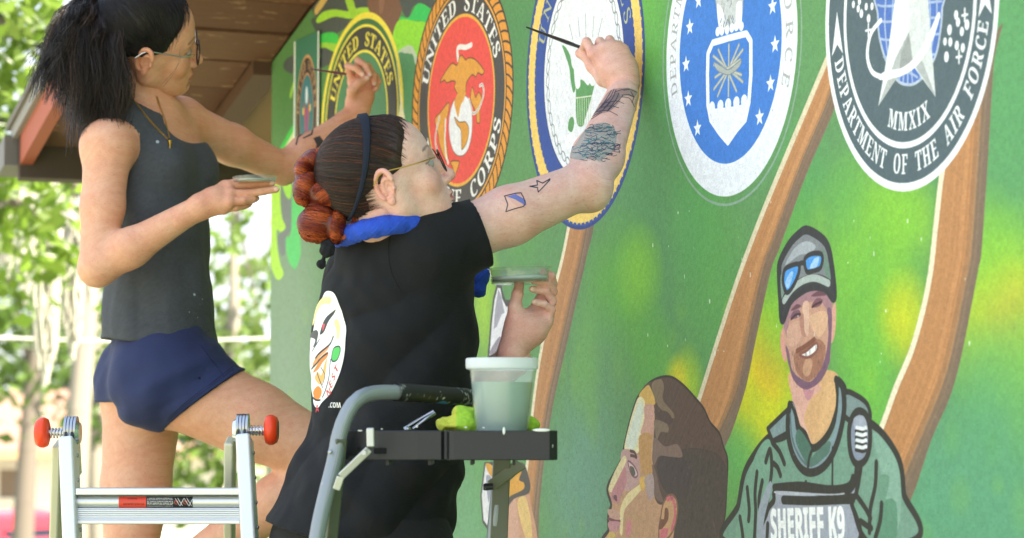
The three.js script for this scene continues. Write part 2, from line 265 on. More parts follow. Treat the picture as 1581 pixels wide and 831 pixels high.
  fill(zS('335,-60 460,-60 475,150 495,400 400,270 385,130 330,320 258,440 300,200'), '#e9edf0', false); fill(zS('385,-60 460,-60 475,150 495,400 400,262 385,130'), '#d6dadb', false); fill(zS('385,130 402,262 330,330 258,440 330,240'), '#b4b9b8', false); fill(zS('385,130 402,262 345,300 352,220'), '#9a9f9e', false); fill(zS('402,262 440,250 494,398'), '#aeb4b4', false);
  line(zS('268,85 232,130 215,190 215,250 235,300 270,318'), '#f4f6fa', 9); shape(zS('262,322 290,300 360,285 420,230 470,140 505,60 508,75 480,160 430,250 380,295 320,318 285,325'), '#f4f6fa', '#f4f6fa', 5);
  for (const [a, b, r] of [[155, 18, 6], [175, 36, 6], [188, 56, 7], [180, 5, 6], [208, 28, 6], [232, 26, 6], [218, 76, 7], [580, 62, 7], [588, 92, 7], [625, 102, 8], [604, 130, 7], [553, 123, 8], [534, 172, 6], [556, 174, 7], [583, 188, 7], [608, 198, 7], [540, 235, 8]]) { const [c] = zS(a + ',' + b); x.beginPath(); x.ellipse(...c, r * 0.8, r * 1.1, 0, 0, 7); x.fillStyle = '#f4f6fa'; x.fill(); }
  for (const [a, b] of [[217, 125], [616, 62], [592, 235]]) { line(zS(`${a},${b - 26} ${a},${b + 26}`), '#f4f6fa', 4); line(zS(`${a - 11},${b + 2} ${a + 11},${b - 2}`), '#f4f6fa', 4); }
  // portrait in profile
  const BK = '#322a28';
  shape(zK('60,860 62,790 60,735 66,700 75,665 57,600 65,560 95,505 128,440 140,380 165,270 195,170 215,130 260,75 320,45 375,46 430,85 490,150 530,200 560,265 605,320 625,385 645,450 640,600 632,720 612,790 590,840 500,870'), '#c99b78', BK, 9);
  fill(zK('240,80 320,45 375,46 430,85 490,150 530,200 560,265 605,320 625,385 645,450 640,600 632,720 612,790 590,840 400,870 385,790 400,700 395,640 375,618 350,628 330,665 300,655 285,600 292,520 278,440 285,330 290,240 285,180 262,110'), '#5c463d');
  fill(zK('400,420 560,400 640,480 640,640 612,790 560,850 400,860 390,780 405,700'), '#4a3e39'); fill(zK('310,435 360,425 430,440 470,500 450,600 400,640 350,610 318,560 302,500'), '#46393a');
  fill(zK('275,75 320,50 335,90 330,150 380,215 382,243 340,215 300,170'), '#857058'); fill(zK('290,250 350,270 355,310 320,310 300,345 290,300'), '#85705e'); fill(zK('285,340 340,380 400,370 425,430 370,432 312,428 285,470'), '#846a60'); fill(zK('275,470 300,520 310,580 330,650 300,640 280,590'), '#7b6158'); fill(zK('290,205 350,210 380,260 350,268 300,235'), '#55403c');
  fill(zK('212,130 250,82 268,90 293,165 262,182 240,170'), '#e0b45e'); fill(zK('140,385 165,270 195,170 215,136 240,160 238,260 222,330 208,412 160,395'), '#efe6b8'); fill(zK('150,370 175,270 205,175 220,160 232,200 215,300 190,390'), '#e4ead8'); fill(zK('240,180 283,180 285,260 276,320 222,318 238,250'), '#d6a392'); fill(zK('215,330 270,322 272,440 276,520 232,510 215,430'), '#c9985f');
  fill(zK('130,400 205,418 215,500 210,560 150,600 125,520'), '#c79f9a'); fill(zK('62,590 90,510 135,430 150,450 118,520 85,600'), '#ead9a8'); fill(zK('80,600 120,520 145,480 150,560 125,620 110,660 75,640'), '#c4868a'); fill(zK('120,690 150,620 210,570 235,545 225,590 175,650 140,700 130,810 118,800'), '#ecd9a2'); fill(zK('215,540 240,530 245,570 225,600'), '#e3b75c'); fill(zK('240,540 280,520 285,620 260,640'), '#b9a09c');
  shape(zK('158,455 178,465 196,490 206,520 190,532 172,510'), '#e3c6c4', '#8a5a6a', 4); fill(zK('168,478 186,485 194,515 182,528 172,505'), '#5e5a4e'); line(zK('170,402 190,410 200,434 188,428 172,425'), '#5a3a3a', 6);
  fill(zK('88,622 102,622 104,650 90,640'), '#6e4650'); line(zK('60,735 90,745 118,748'), '#7a4450', 6); fill(zK('62,752 118,752 110,790 80,800 66,790'), '#c98f93'); fill(zK('60,690 110,700 115,740 70,728'), '#cda08e'); fill(zK('140,740 200,700 260,720 280,830 150,860'), '#c79a74'); fill(zK('150,760 170,740 175,790 150,830'), '#d7868e'); fill(zK('60,810 90,805 100,870 60,870'), '#dab668');
  shape(zK('330,665 352,628 378,620 398,650 400,710 385,780 355,830 315,850 310,790 320,720'), '#d0a276', '#8d6048', 5); line(zK('352,640 375,636 386,670 388,730 372,790'), '#d9707c', 9); fill(zK('340,685 355,690 355,740 325,785 308,780 320,740 335,735'), '#7d4f3c'); fill(zK('320,790 355,785 345,830 318,840'), '#d9747e');
  for (let i = 0; i < 500; i++) { const a = rr(300, 640), b = rr(250, 830); x.globalAlpha = 0.16; const [c] = zK(a + ',' + b); if ((a - 500) ** 2 / 19000 + (b - 560) ** 2 / 80000 < 1) { x.fillStyle = i % 2 ? '#2f2927' : '#7a5f52'; x.fillRect(c[0], c[1], rr(2, 10), rr(2, 10)); } } x.globalAlpha = 1;
  // smiling man in cap and vest
  const OUT = '#34342f';
  fill(zB('365,-20 590,-20 605,90 600,180 560,270 520,330 480,372 450,340 400,260 385,150'), '#d9ab7a'); fill(zB('368,0 420,40 450,70 500,40 520,70 470,120 440,200 430,250 395,200 375,120'), '#dba998'); fill(zB('430,60 470,75 490,60 475,110 450,125'), '#c58a92'); fill(zB('540,60 590,40 600,160 540,270 500,330 520,200'), '#dfb27e'); fill(zB('400,150 430,220 470,330 480,368 440,310 405,260'), '#e2b3a0');
  shape(zB('60,860 100,660 130,500 190,390 250,320 265,330 350,300 362,200 372,150 395,220 410,270 440,300 480,372 560,300 610,150 605,30 640,60 650,110 700,200 770,240 830,290 890,370 930,460 945,600 960,860'), '#769b88', OUT, 14);
  fill(zB('190,400 260,330 272,520 240,700 220,860 90,860 120,640'), '#7aa38c'); fill(zB('790,290 880,380 925,500 930,700 900,800 860,640 820,640 830,520'), '#86ab98'); fill(zB('830,660 905,650 900,860 800,860'), '#5f8f74'); fill(zB('820,520 870,520 850,640 822,640'), '#6b957e');
  shape(zB('250,272 350,176 358,290 275,335'), '#83999a', OUT, 9, false); shape(zB('645,90 700,100 760,150 770,230 700,240 640,200'), '#7d918f', OUT, 10);
  fill(zB('362,150 385,150 400,250 440,380 465,430 560,340 600,230 612,60 640,60 640,180 600,330 560,420 500,480 440,490 390,430 360,340 352,240'), '#8399a0'); line(zB('362,150 352,240 360,340 390,430 440,490 500,490 560,440 610,330 640,180 632,60 600,22'), OUT, 15); line(zB('372,150 390,200 400,270 420,290 440,340 470,380 520,340 570,270 600,190 608,50'), OUT, 8); line(zB('365,200 375,320 410,410 460,460 520,430 570,350'), '#5c6f74', 5);
  fill(zB('405,275 440,310 475,385 460,460 420,400 392,330'), '#4d7263'); fill(zB('475,420 540,350 570,340 560,400 500,450 470,460'), '#56786b'); line(zB('455,480 462,420 480,375'), OUT, 7);
  shape(zB('280,640 282,600 310,580 420,590 560,600 650,590 690,560 705,460 700,420 722,420 725,470 705,590 690,620 640,615 680,660 690,870 230,870 245,700'), '#9fa4b2', OUT, 12); fill(zB('300,590 560,605 640,600 600,612 330,612'), '#b6bac5'); line(zB('330,636 480,640 685,632'), OUT, 16); line(zB('282,570 420,560 560,578 660,565 685,520'), OUT, 12);
  line(zB('582,370 580,560'), OUT, 6); line(zB('445,545 447,565'), OUT, 8);
  shape(zB('668,260 690,200 720,182 755,205 772,270 770,370 750,430 715,455 685,430 668,360'), '#8a93a6', OUT, 13); fill(zB('690,220 735,205 755,250 750,290 700,280'), '#a7adbb'); for (let i = 0; i < 4; i++) { line(zB(`705,${268 + i * 32} 735,${275 + i * 32} 752,${268 + i * 32}`), '#e9edf0', 8); line(zB(`700,${284 + i * 32} 735,${292 + i * 32} 754,${286 + i * 32}`), OUT, 6); }
  for (const q of ['275,345 310,390 335,450', '280,450 300,470 315,510', '195,495 185,600 188,700 180,860', '145,575 155,680 152,740', '108,725 120,800 125,860', '240,440 262,380 270,480 255,600 240,690', '222,540 205,640 212,720', '805,445 800,560 775,680 770,800', '832,655 825,740 800,830', '705,615 750,680 775,730', '725,745 760,770 780,780', '690,690 720,790 760,850', '250,760 245,860']) line(zB(q), OUT, 11);
  fill(zB('200,700 232,600 262,540 270,580 235,720 215,860 195,860'), '#9aa3ae');
  x.save(); { const p = zB('262,758 645,748'); const [a, b] = p, h = zB('262,672 262,840'); x.translate(...a); x.rotate(Math.atan2(b[1] - a[1], b[0] - a[0])); const w = b[0] - a[0], hh = h[1][1] - h[0][1]; x.font = 'bold 100px sans-serif'; x.textAlign = 'left'; x.textBaseline = 'middle'; const tw = x.measureText('SHERIFF K9').width; x.scale(w / tw, hh / 76); x.fillStyle = '#f6f6f6'; x.strokeStyle = '#f6f6f6'; x.lineWidth = 4; x.fillText('SHERIFF K9', 0, 4); x.strokeText('SHERIFF K9', 0, 4); } x.restore();
  // his head
  fill(zH('72,480 85,470 95,600 80,590 70,540'), '#dd9d8e'); fill(zH('285,400 305,350 308,420 300,500 285,520'), '#dba58e');
  fill(zH('80,445 88,380 120,310 180,270 260,260 285,330 288,430 285,520 280,610 240,690 180,725 130,690 105,620 92,560'), '#c99a83');
  fill(zH('82,440 90,370 130,300 200,265 270,262 292,320 285,400 240,345 200,350 150,380 110,420 100,500'), '#a97f86'); fill(zH('270,380 290,400 284,560 276,620 240,690 180,725 130,690 105,620 92,540 105,560 120,640 160,680 200,690 240,640 265,570 275,480'), '#7c5a70');
  fill(zH('130,570 160,545 200,520 235,510 262,540 255,600 235,650 190,690 150,665 130,620'), '#a5735c'); fill(zH('180,590 205,600 200,650 180,670 165,640'), '#c99a7a'); fill(zH('190,420 240,390 270,400 268,450 240,500 215,480'), '#dcb08e'); fill(zH('98,470 140,430 165,450 150,520 110,540'), '#d2a48e'); fill(zH('165,360 190,350 192,420 190,480 178,495 168,440'), '#ddb49c'); fill(zH('152,420 168,400 172,470 180,497 160,490'), '#b78573');
  fill(zH('112,415 125,390 150,385 155,410 120,425'), '#7e5a66'); fill(zH('205,360 225,335 250,340 240,365 210,375'), '#80565f'); fill(zH('115,385 140,360 158,368 130,385'), '#6f4a50'); fill(zH('200,325 240,300 265,320 235,325'), '#6f4a55'); line(zH('115,425 135,405 155,402'), '#4a3036', 4); line(zH('205,372 225,358 245,350'), '#4a3036', 4);
  shape(zH('152,575 180,560 215,530 226,528 228,550 210,575 180,588'), '#f4f1ee', '#8a5548', 5); line(zH('140,560 175,540 215,510'), '#85523f', 9);
  for (let i = 0; i < 160; i++) { x.globalAlpha = 0.2; const a = rr(105, 275), b = rr(520, 715); if ((a - 185) ** 2 / 7000 + (b - 600) ** 2 / 12000 < 1) { const [c] = zH(a + ',' + b); x.fillStyle = '#6a4a44'; x.fillRect(c[0], c[1], 3, rr(4, 12)); } } x.globalAlpha = 1;
  shape(zH('70,345 64,230 70,175 110,100 150,58 180,42 225,62 265,100 285,170 300,330 260,290 200,285 150,310 110,350 78,428'), '#82868a', '#38393a', 16); fill(zH('90,190 130,120 180,90 220,110 200,140 150,150 110,180'), '#aab0b6'); fill(zH('250,120 275,180 285,260 262,230 245,170'), '#6f8a7a'); fill(zH('70,250 80,230 90,310 76,340'), '#7f9a8a');
  shape(zH('78,425 74,370 95,310 150,260 210,240 260,250 298,285 300,335 250,292 200,285 150,310 108,352'), '#3c3e3f', '#38393a', 8); line(zH('85,345 120,295 170,258 220,248 275,270'), '#aeb9b4', 13);
  shape(zH('82,235 95,205 145,188 148,225 125,280 98,310 82,275'), '#4f9be6', '#38393a', 9); shape(zH('175,165 200,145 240,143 250,165 240,205 215,215 185,222 174,195'), '#4f9be6', '#38393a', 9); line(zH('148,190 160,183 174,185'), '#38393a', 9); fill(zH('90,270 110,225 125,225 105,290'), '#9cc8f4'); fill(zH('195,205 215,165 235,160 225,200'), '#a5cdf5');
  // figure behind the bucket
  shape(zW('175,235 200,240 215,320 240,370 290,372 285,480 240,560 215,640 180,700 110,760 118,660 130,500 150,330'), '#eceaf0', '#4c4a4a', 10, false); fill(zW('182,262 200,300 226,430 205,440 170,530 148,545 160,400'), '#a9a6b4', false); fill(zW('225,490 243,488 240,590 205,650 190,640 215,560'), '#c98f45', false); fill(zW('225,540 240,535 225,590 205,600'), '#f0cf55'); fill(zW('140,670 190,600 205,640 150,720 120,720'), '#9d93a2');
  fill(zW('205,240 225,335 290,340 262,372 235,368'), '#4c4a4a', false);
  shape(zT('58,600 110,600 95,700 66,800 52,780 46,700'), '#ecebf0', '#4c4a4a', 8, false); fill(zT('62,640 80,650 70,720'), '#a5a5b8'); fill(zT('60,600 80,605 84,640 70,630'), '#e3a53c');
  fill(zT('118,730 190,695 200,720 218,860 116,860'), '#cf9a7a'); fill(zT('160,720 185,705 205,800 200,860 175,800'), '#e5c07a'); fill(zT('135,730 155,720 165,860 135,860'), '#d6a58e'); shape(zT('110,620 170,600 190,630 196,685 150,705 120,740 108,700'), '#4d4844', '#4d4844', 6); fill(zT('130,660 150,640 160,620 172,625 165,650 180,660 178,680 140,700 122,715 122,690'), '#e2a33c');
  // spatter and thin spots in the paint
  for (let i = 0; i < 2600; i++) { const a = rr(0, 4096), b = rr(300, 2048); x.globalAlpha = rr(0.05, 0.28); x.fillStyle = rnd() < 0.75 ? '#3d4a3a' : '#dfe6d8'; x.beginPath(); x.arc(a, b, rr(0.6, 2.1), 0, 7); x.fill(); }
  for (let i = 0; i < 900; i++) { const [c] = zG(rr(830, 960) + ',' + rr(520, 831)); x.globalAlpha = rr(0.1, 0.35); x.fillStyle = '#44523f'; x.beginPath(); x.arc(c[0], c[1], rr(0.7, 2.2), 0, 7); x.fill(); }
  for (let i = 0; i < 30; i++) { const [c] = zG(rr(1000, 1500) + ',' + rr(300, 560)); x.globalAlpha = 0.8; x.fillStyle = '#e8f0e4'; x.beginPath(); x.ellipse(c[0], c[1], rr(1, 2.5), rr(1, 5), 0, 0, 7); x.fill(); }
  x.globalAlpha = 1;
}
const muralTex = [0, 1].map((k) => { seed = 101; return canvasTex(2048, 2048, (x) => {
  x.save(); x.translate(-2048 * k, 0); paintMural(x); x.restore();
  const im = x.getImageData(0, 0, 2048, 2048), d = im.data; let s = 12345 + k;
  const g = new Float32Array(256 * 256); for (let i = 0; i < g.length; i++) { s = (s * 1103515245 + 12345) & 0x7fffffff; g[i] = s / 0x7fffffff - 0.5; }
  for (let y = 0; y < 2048; y++) for (let xx = 0; xx < 2048; xx++) {      // brush and roller texture: small irregular differences of tone
    const a = g[((y >> 1) % 256) * 256 + ((xx >> 1) % 251)], b = g[((y >> 3) % 253) * 256 + ((xx >> 3) % 247)], v = 1 + a * 0.10 + b * 0.06, o = (y * 2048 + xx) * 4;
    for (let c = 0; c < 3; c++) d[o + c] = Math.min(255, d[o + c] * v);
  }
  x.putImageData(im, 0, 0);
}); });
const stuccoN = noiseTex(512, (u, v, X, Y) => 0.5 + 0.30 * tileN(u, v, 60) + 0.25 * tileN(u, v, 140, 5) + 0.12 * (rnd() - 0.5));
seed = 21;
function wallMat(tex, rep) { const b = stuccoN.clone(); b.repeat.set(rep, rep); b.needsUpdate = true; return new THREE.MeshStandardMaterial({ ...(tex ? { map: tex } : { color: '#5d9c56' }), roughness: 0.62, bumpMap: b, bumpScale: 0.0011 }); }

// ---------- the building ----------
const [SC, YC] = wallUV(419, 98), [SB, YB] = wallUV(492, -2), SLOPE = (YB - YC) / (SB - SC), SE = wallUV(308, 200)[0], RIDGE = 2.9, OVER = 0.545;
const roofY = (s) => YC + (Math.min(s, 2 * RIDGE - s) - SC) * SLOPE;
const building = thing('painted_building', 'low building with green painted mural gable wall and brown boarded soffit', 'building', wp(RIDGE, 0, -2));
const PLAIN = wallMat(null, 6);
const shapeWall = (pts, uvf, m, name, d0, d1) => {
  const sh = new THREE.Shape(pts.map(([s, y]) => new THREE.Vector2(s, y)));
  const g = d0 === d1 ? new THREE.ShapeGeometry(sh) : new THREE.ExtrudeGeometry(sh, { depth: d1 - d0, bevelEnabled: false });
  const p = g.attributes.position, uv = g.attributes.uv;
  for (let i = 0; i < p.count; i++) { const [a, b] = uvf(p.getX(i), p.getY(i)); uv.setXY(i, a, b); }
  return part(name, g.applyMatrix4(WALLM(0, 0, d0)), m, building);
};
shapeWall([[SC, 0], [2 * RIDGE - SC, 0], [2 * RIDGE - SC, YC], [RIDGE, roofY(RIDGE)], [SC, YC]], (s, y) => [s / 6, y / 6], PLAIN, 'gable_wall', -0.2, -0.003);
for (const k of [0, 1]) {
  const a = Math.max(S0 + 2 * k, SC), b = S0 + 2 * k + 2, pts = [[a, 1.0], [b, 1.0], [b, Math.min(3, roofY(b))]];
  const s3 = SC + (3 - YC) / SLOPE; if (s3 > a && s3 < b) pts.push([s3, 3]); pts.push([a, Math.min(3, roofY(a))]);
  shapeWall(pts, (s, y) => [(s - S0 - 2 * k) / 2, (y - 1) / 2], wallMat(muralTex[k], 2), 'mural_panel', 0, 0);
}
const slab = (s0, s1, d0, d1, y0, y1) => {                          // a piece of the sloped roof: y0..y1 above the soffit plane
  const g = new THREE.BoxGeometry(1, 1, 1), p = g.attributes.position;
  for (let i = 0; i < p.count; i++) { const s = mix(s0, s1, p.getX(i) + 0.5), d = mix(d0, d1, p.getZ(i) + 0.5), y = roofY(s) + mix(y0, y1, p.getY(i) + 0.5); const w = wp(s, y, d); p.setXYZ(i, w.x, w.y, w.z); }
  g.computeVertexNormals(); return g;
};
const woodT = noiseTex(256, (u, v) => { const g = 0.5 + 0.5 * tileN(u, v * 0.25, 24) + 0.2 * tileN(u, v, 60, 3); const peel = smooth(0.34, 0.42, tileN(u, v, 9, 7) + 0.35 * tileN(u, v, 40, 2)); return [mix(0.42 + 0.08 * g, 0.72, peel * 0.6), mix(0.27 + 0.05 * g, 0.60, peel * 0.6), mix(0.18 + 0.04 * g, 0.46, peel * 0.6)]; }, true);
const plankMats = [0, 1, 2].map((k) => { const t = woodT.clone(); t.offset.set(k * 0.37, k * 0.21); t.needsUpdate = true; const b = stuccoN.clone(); b.repeat.set(2, 2); b.needsUpdate = true; return new THREE.MeshStandardMaterial({ map: t, roughness: 0.75, bumpMap: b, bumpScale: 0.002, color: ['#ffffff', '#eadfd6', '#fff3e6'][k] }); });
part('soffit_backing', slab(SE, RIDGE, -4, OVER, 0.03, 0.05), mat('#6f4d36', 0.8), building);
for (let s = SC - 0.01, i = 0; s < RIDGE - 0.1; s += 0.185, i++) part('soffit_plank', slab(s + 0.006, s + 0.179, 0.004, OVER - 0.02, 0.004 + 0.004 * (i % 2), 0.03), plankMats[i % 3], building);
for (let s = SC - 0.195, i = 0; s > SE - 0.02; s -= 0.185, i++) part('soffit_plank', slab(Math.max(s + 0.006, SE), s + 0.179, 0.06, OVER - 0.02, 0.004 + 0.004 * (i % 2), 0.03), plankMats[i % 3], building);
part('eave_soffit', slab(SE, SC, -4, -0.02, 0.004, 0.03), mat('#8d6a49', 0.8), building, 'tan board under the eave');
part('barge_trim', slab(SE, SC + 0.0, -0.02, 0.055, -0.035, 0.028), mat('#5a3b27', 0.7), building, 'dark brown trim board running to the eave');
part('rake_board', slab(SE - 0.02, RIDGE, OVER - 0.02, OVER + 0.018, -0.03, 0.10), mat('#a8573f', 0.7), building, 'red brown rake board');
part('drip_edge', slab(SE - 0.06, RIDGE, OVER + 0.018, OVER + 0.035, 0.06, 0.102), mat('#8a857c', 0.6), building, 'grey metal drip edge');
part('roof', slab(SE - 0.08, RIDGE, -4, OVER + 0.045, 0.1025, 0.125), mat('#77706a', 0.95), building, 'grey shingle roof');
part('roof', slab(2 * RIDGE - SE, RIDGE, -4, OVER + 0.045, 0.03, 0.125), mat('#77706a', 0.95), building, 'grey shingle roof, far slope');
part('fascia', slab(SE - 0.03, SE, -4, OVER + 0.02, -0.07, 0.10), mat('#4a3a30', 0.6), building, 'dark brown eave fascia');
{ const g = slab(SE - 0.13, SE - 0.035, -4, OVER + 0.06, -0.02, 0.07); part('gutter', g, mat('#6a665f', 0.5), building, 'grey eave gutter'); }
part('side_wall', new THREE.BoxGeometry(0.2, YC, 3.78).applyMatrix4(WALLM(SC + 0.1, YC / 2, -2.1)), PLAIN, building);
part('side_wall', new THREE.BoxGeometry(0.2, YC, 3.78).applyMatrix4(WALLM(2 * RIDGE - SC - 0.1, YC / 2, -2.1)), PLAIN, building);
part('back_wall', new THREE.BoxGeometry(2 * (RIDGE - SC), YC, 0.2).applyMatrix4(WALLM(RIDGE, YC / 2, -4)), PLAIN, building);
// the printed seal taped to the wall
{
  const [s0, y0] = wallUV(457, 222), [s1, y1] = wallUV(496, 108), w = s1 - s0, h = 0.40, yc = (wallUV(457, 128)[1] + wallUV(459, 222)[1]) / 2;
  const t = canvasTex(256, 384, (x) => {
    x.fillStyle = '#3f7c66'; x.fillRect(0, 0, 256, 384); x.fillStyle = '#f2f2ee'; x.fillRect(0, 0, 14, 384); x.fillRect(244, 0, 12, 384);
    x.save(); x.translate(134, 205); x.scale(1.02, 1.5);
    const disc = (r, c) => { x.beginPath(); x.arc(0, 0, r, 0, 7); x.fillStyle = c; x.fill(); };
    disc(104, '#cf9a68'); disc(98, '#3c3838'); disc(72, '#c98e62'); disc(68, '#3f7a82');
    x.font = 'bold 22px serif'; x.fillStyle = '#e5b183'; x.textAlign = 'center'; [...'UNITED STATES'].forEach((c, i) => { x.save(); x.rotate((i - 6) * 0.24); x.fillText(c, 0, -78); x.restore(); });
    x.fillStyle = '#c8574f'; x.beginPath(); x.moveTo(-30, -25); x.lineTo(-12, 45); x.lineTo(12, 45); x.lineTo(32, -30); x.lineTo(12, -8); x.lineTo(-10, -8); x.fill();
    x.fillStyle = '#dfe6ee'; x.beginPath(); x.ellipse(0, -32, 12, 16, 0, 0, 7); x.fill(); x.fillStyle = '#4a63a8'; x.fillRect(-7, -8, 14, 40); x.fillStyle = '#e8e8e4'; x.fillRect(-14, 42, 28, 14); x.fillStyle = '#e9c66a'; x.fillRect(-40, -12, 14, 12); x.fillRect(28, -14, 14, 12);
    for (let i = 0; i < 7; i++) { const a = 0.5 + i * 0.36; x.beginPath(); x.arc(85 * Math.cos(a), 85 * Math.sin(a), 5, 0, 7); x.fillStyle = '#cf9a68'; x.fill(); } x.restore();
  });
  const g = new THREE.BoxGeometry(w, h, 0.003).applyMatrix4(WALLM((s0 + s1) / 2, yc, 0.006));
  single('reference_print', g, new THREE.MeshStandardMaterial({ map: t, roughness: 0.4 }), 'small printed round seal on a sheet taped to the painted wall', 'print');
}
// ---------- people: distance fields meshed with surface nets ----------
const smin = (a, b, k) => { if (k <= 0) return Math.min(a, b); const h = Math.max(k - Math.abs(a - b), 0) / k; return Math.min(a, b) - h * h * k * 0.25; };
const smax = (a, b, k) => -smin(-a, -b, k);
function cone(a, b, ra, rb = ra) {
  const bx = b.x - a.x, by = b.y - a.y, bz = b.z - a.z, l2 = bx * bx + by * by + bz * bz || 1e-9;
  return (x, y, z) => { const px = x - a.x, py = y - a.y, pz = z - a.z, t = clamp((px * bx + py * by + pz * bz) / l2); return Math.hypot(px - bx * t, py - by * t, pz - bz * t) - (ra + (rb - ra) * t); };
}
const ball = (c, r) => (x, y, z) => Math.hypot(x - c.x, y - c.y, z - c.z) - r;
function ell(c, r, m) {          // ellipsoid; m = [X, Y, Z] axes
  const [X, Y, Z] = m || [V(1, 0, 0), V(0, 1, 0), V(0, 0, 1)];
  return (x, y, z) => {
    const px = x - c.x, py = y - c.y, pz = z - c.z, u = (px * X.x + py * X.y + pz * X.z) / r.x, v = (px * Y.x + py * Y.y + pz * Y.z) / r.y, w = (px * Z.x + py * Z.y + pz * Z.z) / r.z;
    const k0 = Math.hypot(u, v, w), k1 = Math.hypot(u / r.x, v / r.y, w / r.z) || 1e-9; return k0 * (k0 - 1) / k1 || -Math.min(r.x, r.y, r.z);
  };
}
function field(items) {          // items: [fn, k] joined, [fn, k, -1] cut away
  return (x, y, z) => { let d = 1e3; for (const [f, k = 0.01, s] of items) { const e = f(x, y, z); d = s === -1 ? smax(d, -e, k) : smin(d, e, k); } return d; };
}
function loft(rings) {           // rings from top to bottom: [centre, half width, half depth, yaw]
  const n = rings.length, cr = (a, b, c, d, t) => 0.5 * (2 * b + (c - a) * t + (2 * a - 5 * b + 4 * c - d) * t * t + (3 * b - a - 3 * c + d) * t * t * t);
  return (x, y, z) => {
    let i = 0; while (i < n - 2 && y < rings[i + 1][0].y) i++;
    const A = rings[Math.max(i - 1, 0)], B = rings[i], C = rings[i + 1], E = rings[Math.min(i + 2, n - 1)];
    const t = clamp((B[0].y - y) / (B[0].y - C[0].y)), g = (f) => cr(f(A), f(B), f(C), f(E), t);
    const cx = g((r) => r[0].x), cz = g((r) => r[0].z), a = g((r) => r[1]), b = g((r) => r[2]), w = g((r) => r[3]) * Math.PI / 180;
    const dx = x - cx, dz = z - cz, fx = Math.cos(w), fz = -Math.sin(w), lf = (dx * fx + dz * fz) / b, ll = (dx * -fz + dz * fx) / a;
    const k0 = Math.hypot(lf, ll), k1 = Math.hypot(lf / b, ll / a) || 1e-9; let d = k0 * (k0 - 1) / k1 || -Math.min(a, b);
    const over = y > rings[0][0].y ? y - rings[0][0].y : y < rings[n - 1][0].y ? rings[n - 1][0].y - y : 0;
    return over ? (d > 0 ? Math.hypot(d, over) : Math.max(d, over)) : d;
  };
}
function net(f, lo, hi, h, colorOf) {
  const nx = Math.ceil((hi.x - lo.x) / h) + 1, ny = Math.ceil((hi.y - lo.y) / h) + 1, nz = Math.ceil((hi.z - lo.z) / h) + 1, g = new Float32Array(nx * ny * nz), id = new Int32Array(nx * ny * nz).fill(-1);
  const at3 = (i, j, k) => i + nx * (j + ny * k);
  const BS = 4, far = 1.8 * h * BS * 0.87;
  for (let K = 0; K < nz; K += BS) for (let J = 0; J < ny; J += BS) for (let I = 0; I < nx; I += BS) {   // blocks far from the surface are not sampled one by one
    const m = f(lo.x + (I + 1.5) * h, lo.y + (J + 1.5) * h, lo.z + (K + 1.5) * h), skip = Math.abs(m) > far + 0.012;
    for (let k = K; k < Math.min(K + BS, nz); k++) for (let j = J; j < Math.min(J + BS, ny); j++) for (let i = I; i < Math.min(I + BS, nx); i++) {
      const q = at3(i, j, k); g[q] = skip ? m : f(lo.x + i * h, lo.y + j * h, lo.z + k * h);
      if ((i === 0 || j === 0 || k === 0 || i === nx - 1 || j === ny - 1 || k === nz - 1) && g[q] < 0.0005) g[q] = 0.0005;
    }
  }
  const pos = [], idx = [];
  for (let k = 0; k < nz - 1; k++) for (let j = 0; j < ny - 1; j++) for (let i = 0; i < nx - 1; i++) {
    let m = 0, sx = 0, sy = 0, sz = 0, c = 0; const q = at3(i, j, k), v = [];
    for (let e = 0; e < 8; e++) { const d = g[q + (e & 1) + nx * ((e >> 1) & 1) + nx * ny * (e >> 2)]; v.push(d); if (d < 0) m |= 1 << e; }
    if (m === 0 || m === 255) continue;
    for (let e = 0; e < 8; e++) for (const b of [1, 2, 4]) if (!(e & b)) { const a0 = v[e], a1 = v[e | b]; if ((a0 < 0) !== (a1 < 0)) { const t = a0 / (a0 - a1); sx += (e & 1) + (b === 1 ? t : 0); sy += ((e >> 1) & 1) + (b === 2 ? t : 0); sz += (e >> 2) + (b === 4 ? t : 0); c++; } }
    id[q] = pos.length / 3; pos.push(lo.x + (i + sx / c) * h, lo.y + (j + sy / c) * h, lo.z + (k + sz / c) * h);
  }
  const quad = (a, b, c, d, flip) => { if (a < 0 || b < 0 || c < 0 || d < 0) return; flip ? idx.push(a, c, b, a, d, c) : idx.push(a, b, c, a, c, d); };
  for (let k = 1; k < nz - 1; k++) for (let j = 1; j < ny - 1; j++) for (let i = 1; i < nx - 1; i++) {
    const q = at3(i, j, k), s = g[q] < 0;
    if (s !== g[q + 1] < 0) quad(id[q - nx - nx * ny], id[q - nx * ny], id[q], id[q - nx], !s);
    if (s !== g[q + nx] < 0) quad(id[q - 1 - nx * ny], id[q - 1], id[q], id[q - nx * ny], !s);
    if (s !== g[q + nx * ny] < 0) quad(id[q - 1 - nx], id[q - nx], id[q], id[q - 1], !s);
  }
  const P = new Float32Array(pos), Nn = new Float32Array(P.length), C = colorOf ? new Float32Array(P.length) : null, e = h * 0.6;
  for (let i = 0; i < P.length; i += 3) {
    const x = P[i], y = P[i + 1], z = P[i + 2], a = f(x + e, y, z) - f(x - e, y, z), b = f(x, y + e, z) - f(x, y - e, z), c = f(x, y, z + e) - f(x, y, z - e), l = Math.hypot(a, b, c) || 1;
    Nn[i] = a / l; Nn[i + 1] = b / l; Nn[i + 2] = c / l;
    if (C) { const k = colorOf(x, y, z); C[i] = k[0]; C[i + 1] = k[1]; C[i + 2] = k[2]; }
  }
  const geo = new THREE.BufferGeometry(); geo.setAttribute('position', new THREE.BufferAttribute(P, 3)); geo.setAttribute('normal', new THREE.BufferAttribute(Nn, 3));
